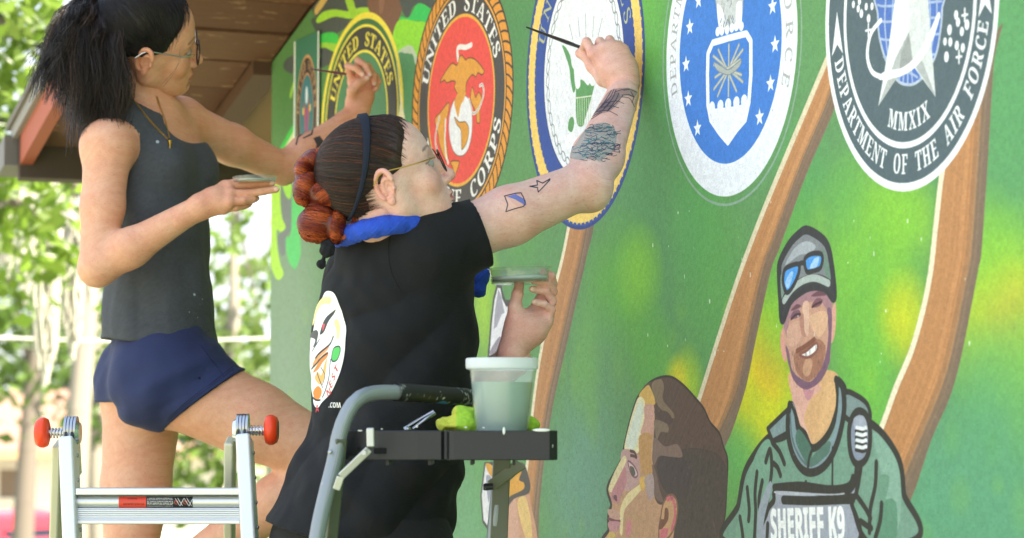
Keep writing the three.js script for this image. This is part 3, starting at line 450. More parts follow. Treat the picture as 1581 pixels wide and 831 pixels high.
  { const U = new Float32Array(P.length / 3 * 2); for (let i = 0; i < P.length / 3; i++) { U[2 * i] = (P[3 * i] * 0.8 + P[3 * i + 2] * 0.6) * 8; U[2 * i + 1] = P[3 * i + 1] * 8; } geo.setAttribute('uv', new THREE.BufferAttribute(U, 2)); } if (C) geo.setAttribute('color', new THREE.BufferAttribute(C, 3));
  geo.setIndex(idx); return geo;
}
function box3(pts, pad) { const b = new THREE.Box3().setFromPoints(pts).expandByScalar(pad); return [b.min, b.max]; }
function surfaceAt(f, px, py, z0, z1) {       // first point of a field along a sight line between two distances
  const a = at(px, py, z0), b = at(px, py, z1); const p = V();
  for (let t = 0; t <= 1; t += 0.0015) { p.lerpVectors(a, b, t); if (f(p.x, p.y, p.z) < 0) return p; }
  return null;
}
function gradOf(f, p, e = 0.004) { return V(f(p.x + e, p.y, p.z) - f(p.x - e, p.y, p.z), f(p.x, p.y + e, p.z) - f(p.x, p.y - e, p.z), f(p.x, p.y, p.z + e) - f(p.x, p.y, p.z - e)).normalize(); }
function patch(geo, c, X, Y, w, h, depth = 0.08, lift = 0.0007) {   // a thin printed layer that follows a surface
  const Z = X.clone().cross(Y), p = geo.attributes.position, n = geo.attributes.normal, ix = geo.index, P = [], Nn = [], U = [], d = V();
  for (let i = 0; i < ix.count; i += 3) {
    const t = [0, 1, 2].map((k) => ix.getX(i + k)); let ok = true; const loc = t.map((v) => { d.set(p.getX(v) - c.x, p.getY(v) - c.y, p.getZ(v) - c.z); const l = [d.dot(X) / w, d.dot(Y) / h, d.dot(Z)]; if (Math.abs(l[0]) > 0.5 || Math.abs(l[1]) > 0.5 || Math.abs(l[2]) > depth || n.getX(v) * Z.x + n.getY(v) * Z.y + n.getZ(v) * Z.z < 0.08) ok = false; return l; });
    if (!ok) continue;
    t.forEach((v, k) => { P.push(p.getX(v) + n.getX(v) * lift, p.getY(v) + n.getY(v) * lift, p.getZ(v) + n.getZ(v) * lift); Nn.push(n.getX(v), n.getY(v), n.getZ(v)); U.push(loc[k][0] + 0.5, loc[k][1] + 0.5); });
  }
  const g = new THREE.BufferGeometry(); for (const [k, a, s] of [['position', P, 3], ['normal', Nn, 3], ['uv', U, 2]]) g.setAttribute(k, new THREE.Float32BufferAttribute(a, s)); return g;
}
class Strands {                                // thin three-sided hairs, one mesh
  constructor() { this.p = []; this.n = []; this.c = []; }
  add(pts, r0, r1, col) {
    const m = pts.length; let prev = null; const e1 = V(), e2 = V(), t = V();
    for (let i = 0; i < m; i++) {
      t.subVectors(pts[Math.min(i + 1, m - 1)], pts[Math.max(i - 1, 0)]).normalize(); e1.crossVectors(t, Math.abs(t.y) < 0.9 ? UP : V(1, 0, 0)).normalize(); e2.crossVectors(t, e1);
      const r = mix(r0, r1, i / (m - 1)) * (i === 0 ? 0.25 : 1), ring = [0, 1, 2].map((k) => { const a = k * 2.0944, d = e1.clone().multiplyScalar(Math.cos(a)).addScaledVector(e2, Math.sin(a)); return [pts[i].clone().addScaledVector(d, r), d]; });
      if (prev) for (let k = 0; k < 3; k++) { const a = prev[k], b = prev[(k + 1) % 3], c = ring[(k + 1) % 3], d = ring[k]; for (const q of [a, b, c, a, c, d]) { this.p.push(q[0].x, q[0].y, q[0].z); this.n.push(q[1].x, q[1].y, q[1].z); this.c.push(col[0], col[1], col[2]); } }
      prev = ring;
    }
  }
  geo() { const g = new THREE.BufferGeometry(); g.setAttribute('position', new THREE.Float32BufferAttribute(this.p, 3)); g.setAttribute('normal', new THREE.Float32BufferAttribute(this.n, 3)); g.setAttribute('color', new THREE.Float32BufferAttribute(this.c, 3)); g.setAttribute('uv', new THREE.Float32BufferAttribute(new Float32Array(this.p.length / 3 * 2), 2)); return g; }
}
const lin = (h) => { const c = hexc(h); return [c.r, c.g, c.b]; };
const skinColor = (base, red) => { const b = lin(base), r = lin(red); return (x, y, z, extra = 0) => { const t = clamp(0.25 + 0.35 * fbm(x * 22, y * 22, z * 22) + extra), f = 1 + 0.05 * noise(x * 300, y * 300, z * 300) + 0.04 * noise(x * 90, y * 90, z * 90); return [0, 1, 2].map((i) => mix(b[i], r[i], t) * f); }; };
// a head in its own axes: x to the person's left, y up, z out of the face
const L3 = (x, y, z) => V(x, y, z);
const headItems = [
  [ell(L3(0, 0.034, -0.018), L3(0.074, 0.087, 0.094)), 0],
  [ell(L3(0, -0.012, 0.04), L3(0.060, 0.088, 0.053)), 0.04],
  [ell(L3(0, 0.045, 0.045), L3(0.056, 0.050, 0.043)), 0.03],
  [cone(L3(-0.054, -0.05, 0.0), L3(-0.014, -0.097, 0.07), 0.014, 0.014), 0.03], [cone(L3(0.054, -0.05, 0.0), L3(0.014, -0.097, 0.07), 0.014, 0.014), 0.03],
  [cone(L3(-0.058, -0.01, 0.0), L3(-0.052, -0.05, 0.0), 0.016, 0.014), 0.03], [cone(L3(0.058, -0.01, 0.0), L3(0.052, -0.05, 0.0), 0.016, 0.014), 0.03],
  [ell(L3(0, -0.07, 0.06), L3(0.042, 0.04, 0.034)), 0.03],
  [ball(L3(0, -0.098, 0.082), 0.015), 0.018],
  [ell(L3(-0.038, -0.03, 0.062), L3(0.024, 0.022, 0.022)), 0.02], [ell(L3(0.038, -0.03, 0.062), L3(0.024, 0.022, 0.022)), 0.02],
  [cone(L3(-0.04, 0.022, 0.074), L3(-0.008, 0.018, 0.088), 0.009, 0.009), 0.012], [cone(L3(0.04, 0.022, 0.074), L3(0.008, 0.018, 0.088), 0.009, 0.009), 0.012],
  [ball(L3(-0.032, 0.001, 0.099), 0.017), 0.010, -1], [ball(L3(0.032, 0.001, 0.099), 0.017), 0.010, -1],
  [ell(L3(-0.032, 0.0015, 0.0765), L3(0.0155, 0.0125, 0.012)), 0.004], [ell(L3(0.032, 0.0015, 0.0765), L3(0.0155, 0.0125, 0.012)), 0.004],
  [ell(L3(-0.036, 0.0, 0.086), L3(0.0165, 0.0046, 0.0125)), 0.002, -1], [ell(L3(0.036, 0.0, 0.086), L3(0.0165, 0.0046, 0.0125)), 0.002, -1],
  [cone(L3(0, 0.012, 0.088), L3(0, -0.033, 0.11), 0.0075, 0.0095), 0.010], [ball(L3(0, -0.037, 0.1115), 0.0105), 0.006],
  [ell(L3(-0.0125, -0.041, 0.099), L3(0.0085, 0.0085, 0.012)), 0.006], [ell(L3(0.0125, -0.041, 0.099), L3(0.0085, 0.0085, 0.012)), 0.006],
  [ell(L3(-0.0065, -0.0485, 0.104), L3(0.003, 0.004, 0.005)), 0.003, -1], [ell(L3(0.0065, -0.0485, 0.104), L3(0.003, 0.004, 0.005)), 0.003, -1],
  [ell(L3(0, -0.0655, 0.0945), L3(0.023, 0.0065, 0.0105)), 0.006], [ell(L3(0, -0.077, 0.0925), L3(0.020, 0.0075, 0.0105)), 0.006],
  [ell(L3(0, -0.0712, 0.104), L3(0.024, 0.0012, 0.008)), 0.003, -1], [cone(L3(-0.02, -0.088, 0.094), L3(0.02, -0.088, 0.094), 0.005), 0.008, -1],
];
function earItems(sx) {                         // helix, antihelix, bowl, lobe
  const c = L3(sx * 0.077, -0.004, -0.006), back = 0.28, F = L3(-sx * 0.0, -Math.sin(back) * 0.6, 1).normalize(), O = L3(sx * 0.86, 0, -0.5).normalize(), Yv = O.clone().cross(F).normalize().multiplyScalar(1); if (Yv.y < 0) Yv.negate(); const Fx = Yv.clone().cross(O); if (Fx.z < 0) Fx.negate();
  const q = (f, u, o = 0) => c.clone().addScaledVector(Fx, f).addScaledVector(Yv, u).addScaledVector(O, o), items = [[ell(q(-0.004, 0.001, -0.001), L3(0.016, 0.026, 0.005), [Fx, Yv, O]), 0]], helix = [];
  for (let i = 0; i <= 14; i++) { const a = 0.35 + i / 14 * 3.9; helix.push(q(-0.005 + 0.0165 * Math.cos(a), 0.004 + 0.027 * Math.sin(a), 0.006)); }
  for (let i = 0; i < 14; i++) items.push([cone(helix[i], helix[i + 1], 0.0042 - 0.00005 * i, 0.0042), 0.003]);
  for (let i = 0; i < 7; i++) { const a = 1.1 + i / 7 * 3.0, b = 1.1 + (i + 1) / 7 * 3.0; items.push([cone(q(-0.002 + 0.0085 * Math.cos(a), 0.0 + 0.0155 * Math.sin(a), 0.003), q(-0.002 + 0.0085 * Math.cos(b), 0.0 + 0.0155 * Math.sin(b), 0.003), 0.0033), 0.003]); }
  items.push([ell(q(-0.001, -0.026, 0.002), L3(0.008, 0.0095, 0.005), [Fx, Yv, O]), 0.005], [ball(q(0.009, -0.004, 0.003), 0.0045), 0.004], [ell(q(0.002, -0.004, 0.006), L3(0.006, 0.0095, 0.006), [Fx, Yv, O]), 0.003, -1]);
  return items;
}
function headFrame(earPx, earPy, earZ, yaw, pitch, roll, scale) {
  const r = Math.PI / 180, F0 = V(Math.cos(yaw * r), 0, -Math.sin(yaw * r)), X0 = V(-Math.sin(yaw * r), 0, -Math.cos(yaw * r));
  const F = F0.clone().multiplyScalar(Math.cos(pitch * r)).addScaledVector(UP, Math.sin(pitch * r)), U0 = UP.clone().multiplyScalar(Math.cos(pitch * r)).addScaledVector(F0, -Math.sin(pitch * r));
  const X = X0.clone().multiplyScalar(Math.cos(roll * r)).addScaledVector(U0, Math.sin(roll * r)), U = U0.clone().multiplyScalar(Math.cos(roll * r)).addScaledVector(X0, -Math.sin(roll * r));
  const m = basis(X.clone().multiplyScalar(scale), U.clone().multiplyScalar(scale), F.clone().multiplyScalar(scale)), e = V(-0.079, -0.005, -0.01).applyMatrix4(m);
  return m.setPosition(at(earPx, earPy, earZ).sub(e));
}
function headGeos(M, col, lip) {
  const f = field(headItems), lipc = lin(lip);
  const c = (x, y, z) => { const e = smooth(0.012, 0, Math.hypot(Math.abs(x) - 0.045, y + 0.03, z - 0.075) - 0.02) * 0.35 + (z > 0.1 && y < -0.02 ? 0.25 : 0); let k = col(x + 3, y, z, e); const l = z > 0.078 && Math.abs(x) < 0.024 ? smooth(0.0022, 0, Math.abs(y + 0.071) - 0.0095 * (1 - (x / 0.026) ** 2)) : 0; k = k.map((v, i) => mix(v, lipc[i], l * 0.8)); if (z > 0.05 && Math.abs(Math.abs(x) - 0.034) < 0.019) { const b = smooth(0.0035, 0.001, Math.abs(y - 0.0255 - 0.005 * (1 - ((Math.abs(x) - 0.036) / 0.02) ** 2))) * 0.7; k = k.map((v, i) => mix(v, [0.06, 0.035, 0.022][i], b)); const ls = z > 0.068 ? smooth(0.0022, 0.0008, Math.abs(y - 0.0056 + 0.0025 * ((Math.abs(x) - 0.034) / 0.016) ** 2)) * 0.8 : 0; k = k.map((v) => mix(v, 0.02, ls)); } return k; };
  const out = [net(f, V(-0.09, -0.13, -0.125), V(0.09, 0.13, 0.13), 0.003, c)];
  for (const s of [-1, 1]) out.push(net(field(earItems(s)), V(s * 0.082 - 0.03, -0.05, -0.045), V(s * 0.082 + 0.03, 0.045, 0.03), 0.0017, (x, y, z) => col(x, y, z, 0.45)));
  out.forEach((g) => g.applyMatrix4(M)); return out;
}
const headF = field(headItems), HC = V(0, 0.02, -0.01);
function scalp(dir) { let t = 0.2; for (let i = 0; i < 40; i++) { const d = headF(HC.x + dir.x * t, HC.y + dir.y * t, HC.z + dir.z * t); t -= d * 0.8; if (Math.abs(d) < 0.0004) break; } return t; }
const hairIn = (p) => {                          // how far inside the hairline a scalp point lies
  const ax = Math.abs(p.x), zl = p.y > 0.02 ? mix(0.052, 0.084, smooth(0.02, 0.085, p.y)) : mix(-0.03, 0.052, smooth(-0.004, 0.02, p.y));
  return Math.min(zl - p.z, p.y + 0.085 + Math.max(0, p.z + 0.02) * 1.5);
};
function hairCap(M, color, lift) {
  const nu = 120, nv = 80, P = [], I = [], ok = [], C = [], base = lin(color);
  for (let j = 0; j <= nv; j++) for (let i = 0; i <= nu; i++) {
    const a = i / nu * 2 * Math.PI, b = j / nv * Math.PI, d = V(Math.sin(b) * Math.sin(a), Math.cos(b), Math.sin(b) * Math.cos(a)), t = scalp(d), p = HC.clone().addScaledVector(d, t), h = hairIn(p);
    p.addScaledVector(d, mix(-0.002, lift, smooth(0.010, 0.035, h)) + 0.0012 * noise(p.x * 200, p.y * 60, p.z * 60)); P.push(p.x, p.y, p.z); ok.push(h > 0.008); const v = 1 + 0.4 * noise(a * 40, b * 3, 1); C.push(base[0] * v, base[1] * v, base[2] * v);
  }
  for (let j = 0; j < nv; j++) for (let i = 0; i < nu; i++) { const q = j * (nu + 1) + i; if (ok[q] && ok[q + 1] && ok[q + nu + 1] && ok[q + nu + 2]) I.push(q, q + nu + 1, q + 1, q + 1, q + nu + 1, q + nu + 2); }
  const g = new THREE.BufferGeometry(); g.setAttribute('position', new THREE.Float32BufferAttribute(P, 3)); g.setAttribute('color', new THREE.Float32BufferAttribute(C, 3)); g.setIndex(I); g.computeVertexNormals(); return g.applyMatrix4(M);
}
function scalpStrands(S, M, tie, n, lift, pick, r = 0.00055) {
  const td = tie.clone().sub(HC), tr = td.length(); td.normalize(); const sc = Math.cbrt(M.determinant());
  for (let k = 0, c = 0; k < n && c < n * 12; c++) {
    const d = V(rr(-1, 1), rr(-1, 1), rr(-1, 1)); if (d.length() > 1) continue; d.normalize();
    const p0 = HC.clone().addScaledVector(d, scalp(d)), h = hairIn(p0); if (h < -0.005 + 0.016 * rnd() || (h > 0.03 && rnd() < 0.35)) continue; k++;
    const pts = [], l = lift * rr(0.6, 1.25), wob = rr(-0.05, 0.05), end = rnd() < 0.86 ? 1 : rr(0.4, 0.9), ang = d.angleTo(td);
    for (let i = 0; i <= 10; i++) {
      const t = i / 10 * end, e = d.clone().multiplyScalar(Math.sin((1 - t) * ang)).addScaledVector(td, Math.sin(t * ang)).normalize(); e.x += wob * Math.sin(t * Math.PI) * 0.3; e.normalize();
      const q = Math.max(scalp(e) + mix(-0.0005, l, smooth(0, 0.18, t)), t > 0.75 ? mix(0, tr, smooth(0.75, 1, t)) : 0); pts.push(HC.clone().addScaledVector(e, q).applyMatrix4(M));
    }
    S.add(pts, r * sc, r * 0.8 * sc, pick(d));
  }
}
// fingers: chains of [px, py, dz] in a zoom window
function handField(Z, zx, zy, zk, spec) {
  const q = ([a, b, dz = 0]) => at(zx + a / zk, zy + b / zk, Z + dz), items = [], pts = [], w = q(spec.wrist), s = spec.size ?? 1;
  spec.fingers.forEach((f, i) => {
    const P = f.map(q), r = [0.0086, 0.0088, 0.0083, 0.0073][i] * s; pts.push(...P);
    items.push([cone(w.clone().lerp(P[0], 0.12), P[0], 0.0165 * s, 0.0112 * s), 0.014]);
    for (let k = 0; k < P.length - 1; k++) items.push([cone(P[k], P[k + 1], r * (1.06 - 0.07 * k), r * (1.0 - 0.09 * k)), 0.0018]);
    if (i) items.push([cone(q(spec.fingers[i - 1][0]), P[0], 0.0105 * s, 0.0105 * s), 0.006]);
  });
  const T = spec.thumb.map(q); pts.push(...T, w); items.push([cone(w.clone().lerp(T[0], 0.2), T[0], 0.015 * s, 0.0145 * s), 0.018]);
  for (let k = 0; k < T.length - 1; k++) items.push([cone(T[k], T[k + 1], (0.0135 - 0.0018 * k) * s, (0.0115 - 0.0012 * k) * s), 0.006]);
  if (spec.palm) for (const [a, r] of spec.palm) { items.push([ball(q(a), r), 0.02]); }
  const arm = q(spec.arm); items.push([cone(arm, w, 0.026 * s, 0.0225 * s), 0.02]); pts.push(w.clone().lerp(arm, 0.5));
  return { f: field(items), pts, tips: spec.fingers.map((f, i) => { const P = f.map(q); return [P[P.length - 2], P[P.length - 1], i]; }).concat([[T[T.length - 2], T[T.length - 1], 4]]), q };
}
function nails(h, s = 1) {                        // a small plate on each finger end, on the side away from the palm
  return h.tips.map(([a, b, i]) => { const x = b.clone().sub(a).normalize(), toCam = camera.position.clone().sub(b).normalize(), y = toCam.addScaledVector(x, -toCam.dot(x)).normalize(), z = x.clone().cross(y); const r = [0.0074, 0.0076, 0.007, 0.006, 0.0088][i] * s; return new THREE.SphereGeometry(1, 12, 8).scale(r * 0.85, r * 0.30, r * 0.68).applyMatrix4(basis(x, y, z, b.clone().addScaledVector(x, r * 0.15).addScaledVector(y, r * 0.88))); });
}
seed = 11;
const poreN = noiseTex(512, (u, v) => 0.5 + 0.35 * tileN(u, v, 90) + 0.25 * tileN(u, v, 200, 4) + 0.1 * (rnd() - 0.5));
const blotch = noiseTex(512, (u, v) => { const a = tileN(u, v, 10) * 0.05 + tileN(u, v, 34, 2) * 0.04 + tileN(u, v, 110, 5) * 0.035, f = smooth(0.44, 0.54, tileN(u, v, 70, 9)) * 0.07; return [0.95 + a * 0.4 - f, 0.93 + a - f * 1.5, 0.93 + a * 1.1 - f * 1.7]; }, true);
const skinMat = (r = 0.56) => new THREE.MeshPhysicalMaterial({ vertexColors: true, map: blotch, bumpMap: poreN, bumpScale: 0.0005, roughness: r, sheen: 0.15, sheenRoughness: 0.6, sheenColor: new THREE.Color(1, 0.75, 0.65) });
const weave = noiseTex(512, (u, v, X, Y) => 0.5 + 0.22 * Math.sin(X * 1.57) * Math.sin(Y * 1.57) + 0.3 * tileN(u, v, 40) + 0.2 * (rnd() - 0.5));
const clothMat = (o) => new THREE.MeshPhysicalMaterial({ roughness: 0.92, vertexColors: true, bumpMap: weave, bumpScale: 0.0008, sheen: 0.2, sheenRoughness: 0.6, sheenColor: new THREE.Color(0.5, 0.5, 0.55), ...o });
const heather = (hex, amt = 0.25) => { const b = lin(hex); return (x, y, z) => { const v = 1 + amt * (0.5 * noise(x * 420, y * 160, z * 420) + 0.5 * noise(x * 90, y * 700, z * 90)) + 0.06 * noise(x * 20, y * 20, z * 20); return [b[0] * v, b[1] * v, b[2] * v]; }; };
const gradFold = (p, dir, fr, amp, sh = 0) => amp * Math.sin((p[0] * dir[0] + p[1] * dir[1] + p[2] * dir[2]) * fr + 2.2 * noise(p[0] * 7 + sh, p[1] * 7, p[2] * 7) + sh);
const GOLD = new THREE.MeshStandardMaterial({ color: '#c9a24e', metalness: 1, roughness: 0.3 }), SILVER = new THREE.MeshStandardMaterial({ color: '#d5d5d8', metalness: 1, roughness: 0.25 }), BLACKP = mat('#15161a', 0.35);
const PANE = new THREE.MeshPhysicalMaterial({ color: '#ffffff', transmission: 1, thickness: 0, roughness: 0.02, ior: 1.4 });
function glasses(M, parent, rimMat, templeMat, r, rx, ry, tint) {
  const loc = (x, y, z) => V(x, y, z).applyMatrix4(M), rims = [], rt = r * Math.cbrt(M.determinant());
  const g = new THREE.Group(); const root = [];
  for (const s of [-1, 1]) { const c = []; for (let i = 0; i < 28; i++) { const a = i / 28 * 6.2832, k = 1 / Math.pow(Math.pow(Math.abs(Math.cos(a)), 3) + Math.pow(Math.abs(Math.sin(a)), 3), 1 / 3); c.push(loc(s * 0.034 + rx * Math.cos(a) * (0.5 + 0.5 * k) , -0.004 + ry * Math.sin(a) * (0.5 + 0.5 * k), 0.106 - 0.10 * Math.pow(Math.abs(s * 0.034 + rx * Math.cos(a)), 1.6) * 3.2)); } rims.push(tube(c, rt, 56, 6, true)); }
  rims.push(tube([loc(-0.01, 0.004, 0.1055), loc(0, 0.008, 0.109), loc(0.01, 0.004, 0.1055)], rt, 10, 6));
  const m = part('glasses', rims, rimMat, parent);
  for (const s of [-1, 1]) {
    const pl = new THREE.CircleGeometry(1, 24); const p = pl.attributes.position; for (let i = 0; i < p.count; i++) { const x = s * 0.034 + p.getX(i) * rx, w = loc(x, -0.004 + p.getY(i) * ry, 0.106 - 0.32 * Math.pow(Math.abs(x), 1.6)); p.setXYZ(i, w.x, w.y, w.z); } pl.computeVertexNormals(); part('lens', pl, PANE, m);
    part('temple', tube([loc(s * 0.062, 0.008, 0.092), loc(s * 0.075, 0.011, 0.07), loc(s * 0.0795, 0.017, 0.03), loc(s * 0.082, 0.022, -0.012), loc(s * 0.0835, 0.008, -0.032)], rt * 1.05, 24, 6), templeMat, m);
  }
}
function seam(f, list, z0, z1, r, m, parent) {     // a stitched line lying on cloth
  const p = list.map(([a, b]) => { const q = surfaceAt(f, a, b, z0, z1); return q && q.addScaledVector(gradOf(f, q), r * 0.35); }).filter(Boolean); if (p.length > 1) part('seam', tube(p, r, p.length * 6, 5), m, parent);
}
const along = (pts, n) => { const c = new THREE.CatmullRomCurve3(pts.map(([a, b]) => V(a, b, 0))); return c.getPoints(n).map((p) => [p.x, p.y]); };
function eyes(M, parent, iris) {
  for (const s of [-1, 1]) {
    const b = new THREE.SphereGeometry(0.0122, 24, 18), n = b.attributes.position.count, C = new Float32Array(n * 3), p = b.attributes.position, ic = lin(iris), F = V(-s * 0.05, 0.1, 1).normalize();
    for (let i = 0; i < n; i++) { const d = V(p.getX(i), p.getY(i), p.getZ(i)).normalize().dot(F), k = d > 0.975 ? [0.01, 0.01, 0.01] : d > 0.89 ? ic : [0.36, 0.34, 0.33]; C.set(k, i * 3); }
    b.setAttribute('color', new THREE.BufferAttribute(C, 3)); b.translate(s * 0.032, 0.0005, 0.0785).applyMatrix4(M); part('eye', b, mat('#ffffff', 0.12, { vertexColors: true }), parent);
  }
}
// ---------- ladders and what stands on them ----------
const scr = (n, seed0, base, spots) => { seed = seed0; return canvasTex(256, 256, (x) => { x.fillStyle = base; x.fillRect(0, 0, 256, 256); for (let i = 0; i < n; i++) { x.globalAlpha = rr(0.1, 0.5); x.strokeStyle = spots[i % spots.length]; x.lineWidth = rr(0.5, 2); x.beginPath(); const a = rr(0, 256), b = rr(0, 256); x.moveTo(a, b); x.lineTo(a + rr(-14, 14), b + rr(-6, 6)); x.stroke(); } x.globalAlpha = 1; }); };
const ALU = new THREE.MeshStandardMaterial({ map: scr(220, 61, '#d3d5d6', ['#f2f2f2', '#a9abad', '#bfc1c2']), metalness: 0.75, roughness: 0.38 }), ALUB = new THREE.MeshStandardMaterial({ color: '#dddfe0', metalness: 0.9, roughness: 0.24 }), RAIL = new THREE.MeshStandardMaterial({ map: scr(160, 62, '#e3e6e5', ['#f6f6f6', '#c2c6c6', '#8f9494']), metalness: 0.35, roughness: 0.42 }), STEEL = new THREE.MeshStandardMaterial({ color: '#a9adb2', metalness: 1, roughness: 0.28 }), DARKM = mat('#23262b', 0.45), RED = mat('#f0481f', 0.38);
const X1 = V(1, 0, 0);
{ // articulated aluminium ladder
  const Zl = 4.6, gy = (px, dz) => { const t = at(px, 690, Zl); return t; };
  const L = thing('folding_ladder', 'silver aluminium folding ladder with red round hinge knobs and a warning label', 'ladder', V(at(240, 700, Zl).x, 0, -Zl));
  const foot = (p, dx, dz) => V(p.x + dx, 0.02, p.z + dz);
  for (const [hx, sgn, hy] of [[108, -1, 681], [379, 1, 677]]) {
    const fx = sgn < 0 ? 0.17 : 0.15, rx = sgn < 0 ? -0.12 : -0.05, top = at(hx, hy - 2, Zl), tf = top.clone().add(V(0, 0, 0.018)), tb = at(hx - (sgn < 0 ? 17 : 24), hy + 2, Zl + 0.055);
    part('front_rail', boxAB(foot(tf, fx, 0.46), tf, 0.028, 0.062, 0.006, V(0, 0, 1)), RAIL, L);
    part('rear_rail', boxAB(foot(tb, rx, -0.46), tb, 0.018, 0.055, 0.005, V(0, 0, 1)), mat('#c9c7ac', 0.5, { metalness: 0.3 }), L);
    const hc = at(hx + (sgn < 0 ? 2 : -4), hy - 17, Zl), hinge = [];
    for (const o of [-0.009, -0.003, 0.003, 0.009]) hinge.push(new THREE.CylinderGeometry(0.026, 0.026, 0.0045, 28).rotateZ(Math.PI / 2).translate(hc.x + o, hc.y, hc.z));
    const hp = part('hinge', hinge, STEEL, L); part('hinge_plate', [boxAB(hc.clone().add(V(-0.003, 0.004, 0)), tf.clone().add(V(-0.003, -0.02, 0)), 0.012, 0.030, 0.002, V(0, 0, 1)), boxAB(hc.clone().add(V(-sgn * 0.010, 0, -0.01)), hc.clone().add(V(-sgn * 0.012, -0.085, -0.03)), 0.004, 0.022, 0.0015, V(0, 0, 1))], ALUB, hp);
    part('hinge_insert', [-0.006, 0.006].map((o) => new THREE.BoxGeometry(0.004, 0.024, 0.036).translate(hc.x + o, hc.y - 0.016, hc.z + 0.011)), DARKM, hp);
    part('pivot_disc', new THREE.CylinderGeometry(0.019, 0.023, 0.007, 26).rotateZ(sgn * Math.PI / 2).translate(hc.x - sgn * 0.0145, hc.y - 0.006, hc.z + 0.004), ALUB, hp);
    const k0 = hc.clone().add(V(sgn * 0.011, -0.006, 0.004)), k1 = k0.clone().add(V(sgn * 0.030, 0.001, 0)), sp = []; for (let i = 0; i <= 60; i++) { const a = i / 60 * 6.2832 * 5; sp.push(V(mix(k0.x, k1.x, i / 60), k0.y + Math.cos(a) * 0.0088, k0.z + Math.sin(a) * 0.0088)); }
    part('lock_spring', [tube(sp, 0.0017, 120, 6), rod(k0, k1, 0.0055)], ALUB, L);
    const kn = [[0, 0], [0.016, 0], [0.026, 0.003], [0.029, 0.010], [0.0285, 0.017], [0.024, 0.0245], [0.018, 0.0265], [0.017, 0.024], [0, 0.024]].map(([r, h]) => new THREE.Vector2(r, h));
    const kb = part('lock_knob', new THREE.LatheGeometry(kn, 36).rotateZ(-sgn * Math.PI / 2).rotateY(sgn * 0.0).translate(k1.x, k1.y, k1.z), RED, L, 'red orange plastic knob'); part('knob_cap', new THREE.CylinderGeometry(0.0172, 0.0172, 0.002, 24).rotateZ(Math.PI / 2).translate(k1.x + sgn * 0.0255, k1.y, k1.z), mat('#6f665c', 0.6), kb);
    for (let i = 0; i < 5; i++) { const q = tf.clone().lerp(foot(tf, fx, 0.46), 0.018 + i * 0.028); for (const s of [-1, 1]) part('rivet', new THREE.SphereGeometry(0.0042, 10, 8).scale(0.7, 1, 1).translate(q.x + s * 0.0148, q.y, q.z - 0.006), STEEL, L); }
    part('foot', boxAB(foot(tf, fx, 0.46).setY(0.002), foot(tf, fx, 0.46).setY(0.06), 0.036, 0.07, 0.005, V(0, 0, 1)), DARKM, L); part('foot', boxAB(foot(tb, rx, -0.46).setY(0.002), foot(tb, rx, -0.46).setY(0.06), 0.03, 0.064, 0.005, V(0, 0, 1)), DARKM, L);
  }
  const pr = (y) => 0.018 + (at(108, 679, Zl).y - y) / at(108, 679, Zl).y * 0.46;   // how far the front rails have come forward at a height
  for (let i = 0; i < 6; i++) {
    const y = at(240, 781, Zl).y - i * 0.255, t = (at(108, 679, Zl).y - y) / at(108, 679, Zl).y, x0 = at(108, 679, Zl).x + 0.17 * t + 0.012, x1 = at(379, 677, Zl).x + 0.15 * t - 0.012, z = -Zl + pr(y) - 0.002;
    const a = (yy, h, d, r, zz = 0) => new RoundedBoxGeometry(x1 - x0, h, d, 2, r).translate((x0 + x1) / 2, y + yy, z + zz);
    const rung = part('rung', [a(0.0285, 0.013, 0.05, 0.002), rod(V(x0, y + 0.009, z + 0.004), V(x1, y + 0.009, z + 0.004), 0.0125, 0.0125, 22), a(-0.028, 0.008, 0.05, 0.002)], ALU, L);
    part('ribs', [0, 1, 2, 3, 4].map((k) => new THREE.CylinderGeometry(0.0026, 0.0026, x1 - x0, 8).rotateZ(Math.PI / 2).translate((x0 + x1) / 2, y - 0.007 - k * 0.0040, z + 0.017)).concat([a(-0.014, 0.024, 0.03, 0.002)]), ALU, rung);
    if (!i) {
      const t2 = canvasTex(1024, 160, (x) => { x.fillStyle = '#e0452f'; x.fillRect(0, 0, 380, 160); x.fillStyle = '#1e1f23'; x.fillRect(380, 0, 644, 160); x.fillStyle = '#3a1512'; x.font = 'bold 44px sans-serif'; x.fillText('ADVERTENCIA', 60, 125); x.font = 'bold 28px sans-serif'; x.fillText('WARNING', 120, 40); x.fillStyle = '#e9e9e9'; for (let r = 0; r < 6; r++) { x.save(); for (let k = 0; k < 18; k++) { const w = 6 + ((k * 7 + r * 5) % 17); x.fillRect(395 + k * 20, 18 + r * 24, w, r % 3 ? 7 : 11); } x.restore(); } x.strokeStyle = '#f4f4f4'; x.lineWidth = 6; for (const o of [0, 125]) { for (const q of [[780, 20, 850, 140], [815, 15, 885, 135], [850, 140, 905, 20]]) { x.beginPath(); x.moveTo(q[0] + o, q[1]); x.lineTo(q[2] + o, q[3]); x.stroke(); } x.strokeStyle = '#e0452f'; x.beginPath(); x.arc(800 + o, 85, 26, 0, 7); x.stroke(); x.strokeStyle = '#f4f4f4'; } });
      const g = new THREE.CylinderGeometry(0.0131, 0.0131, 0.112 * Zl / 4.6 * 1.23, 16, 1, true, -0.75, 1.5).rotateZ(Math.PI / 2), p = g.attributes.position, u = g.attributes.uv;
      for (let k = 0; k < p.count; k++) { const w = 0.138; u.setXY(k, p.getX(k) / w + 0.5, clamp((p.getY(k) + 0.0095) / 0.019)); }
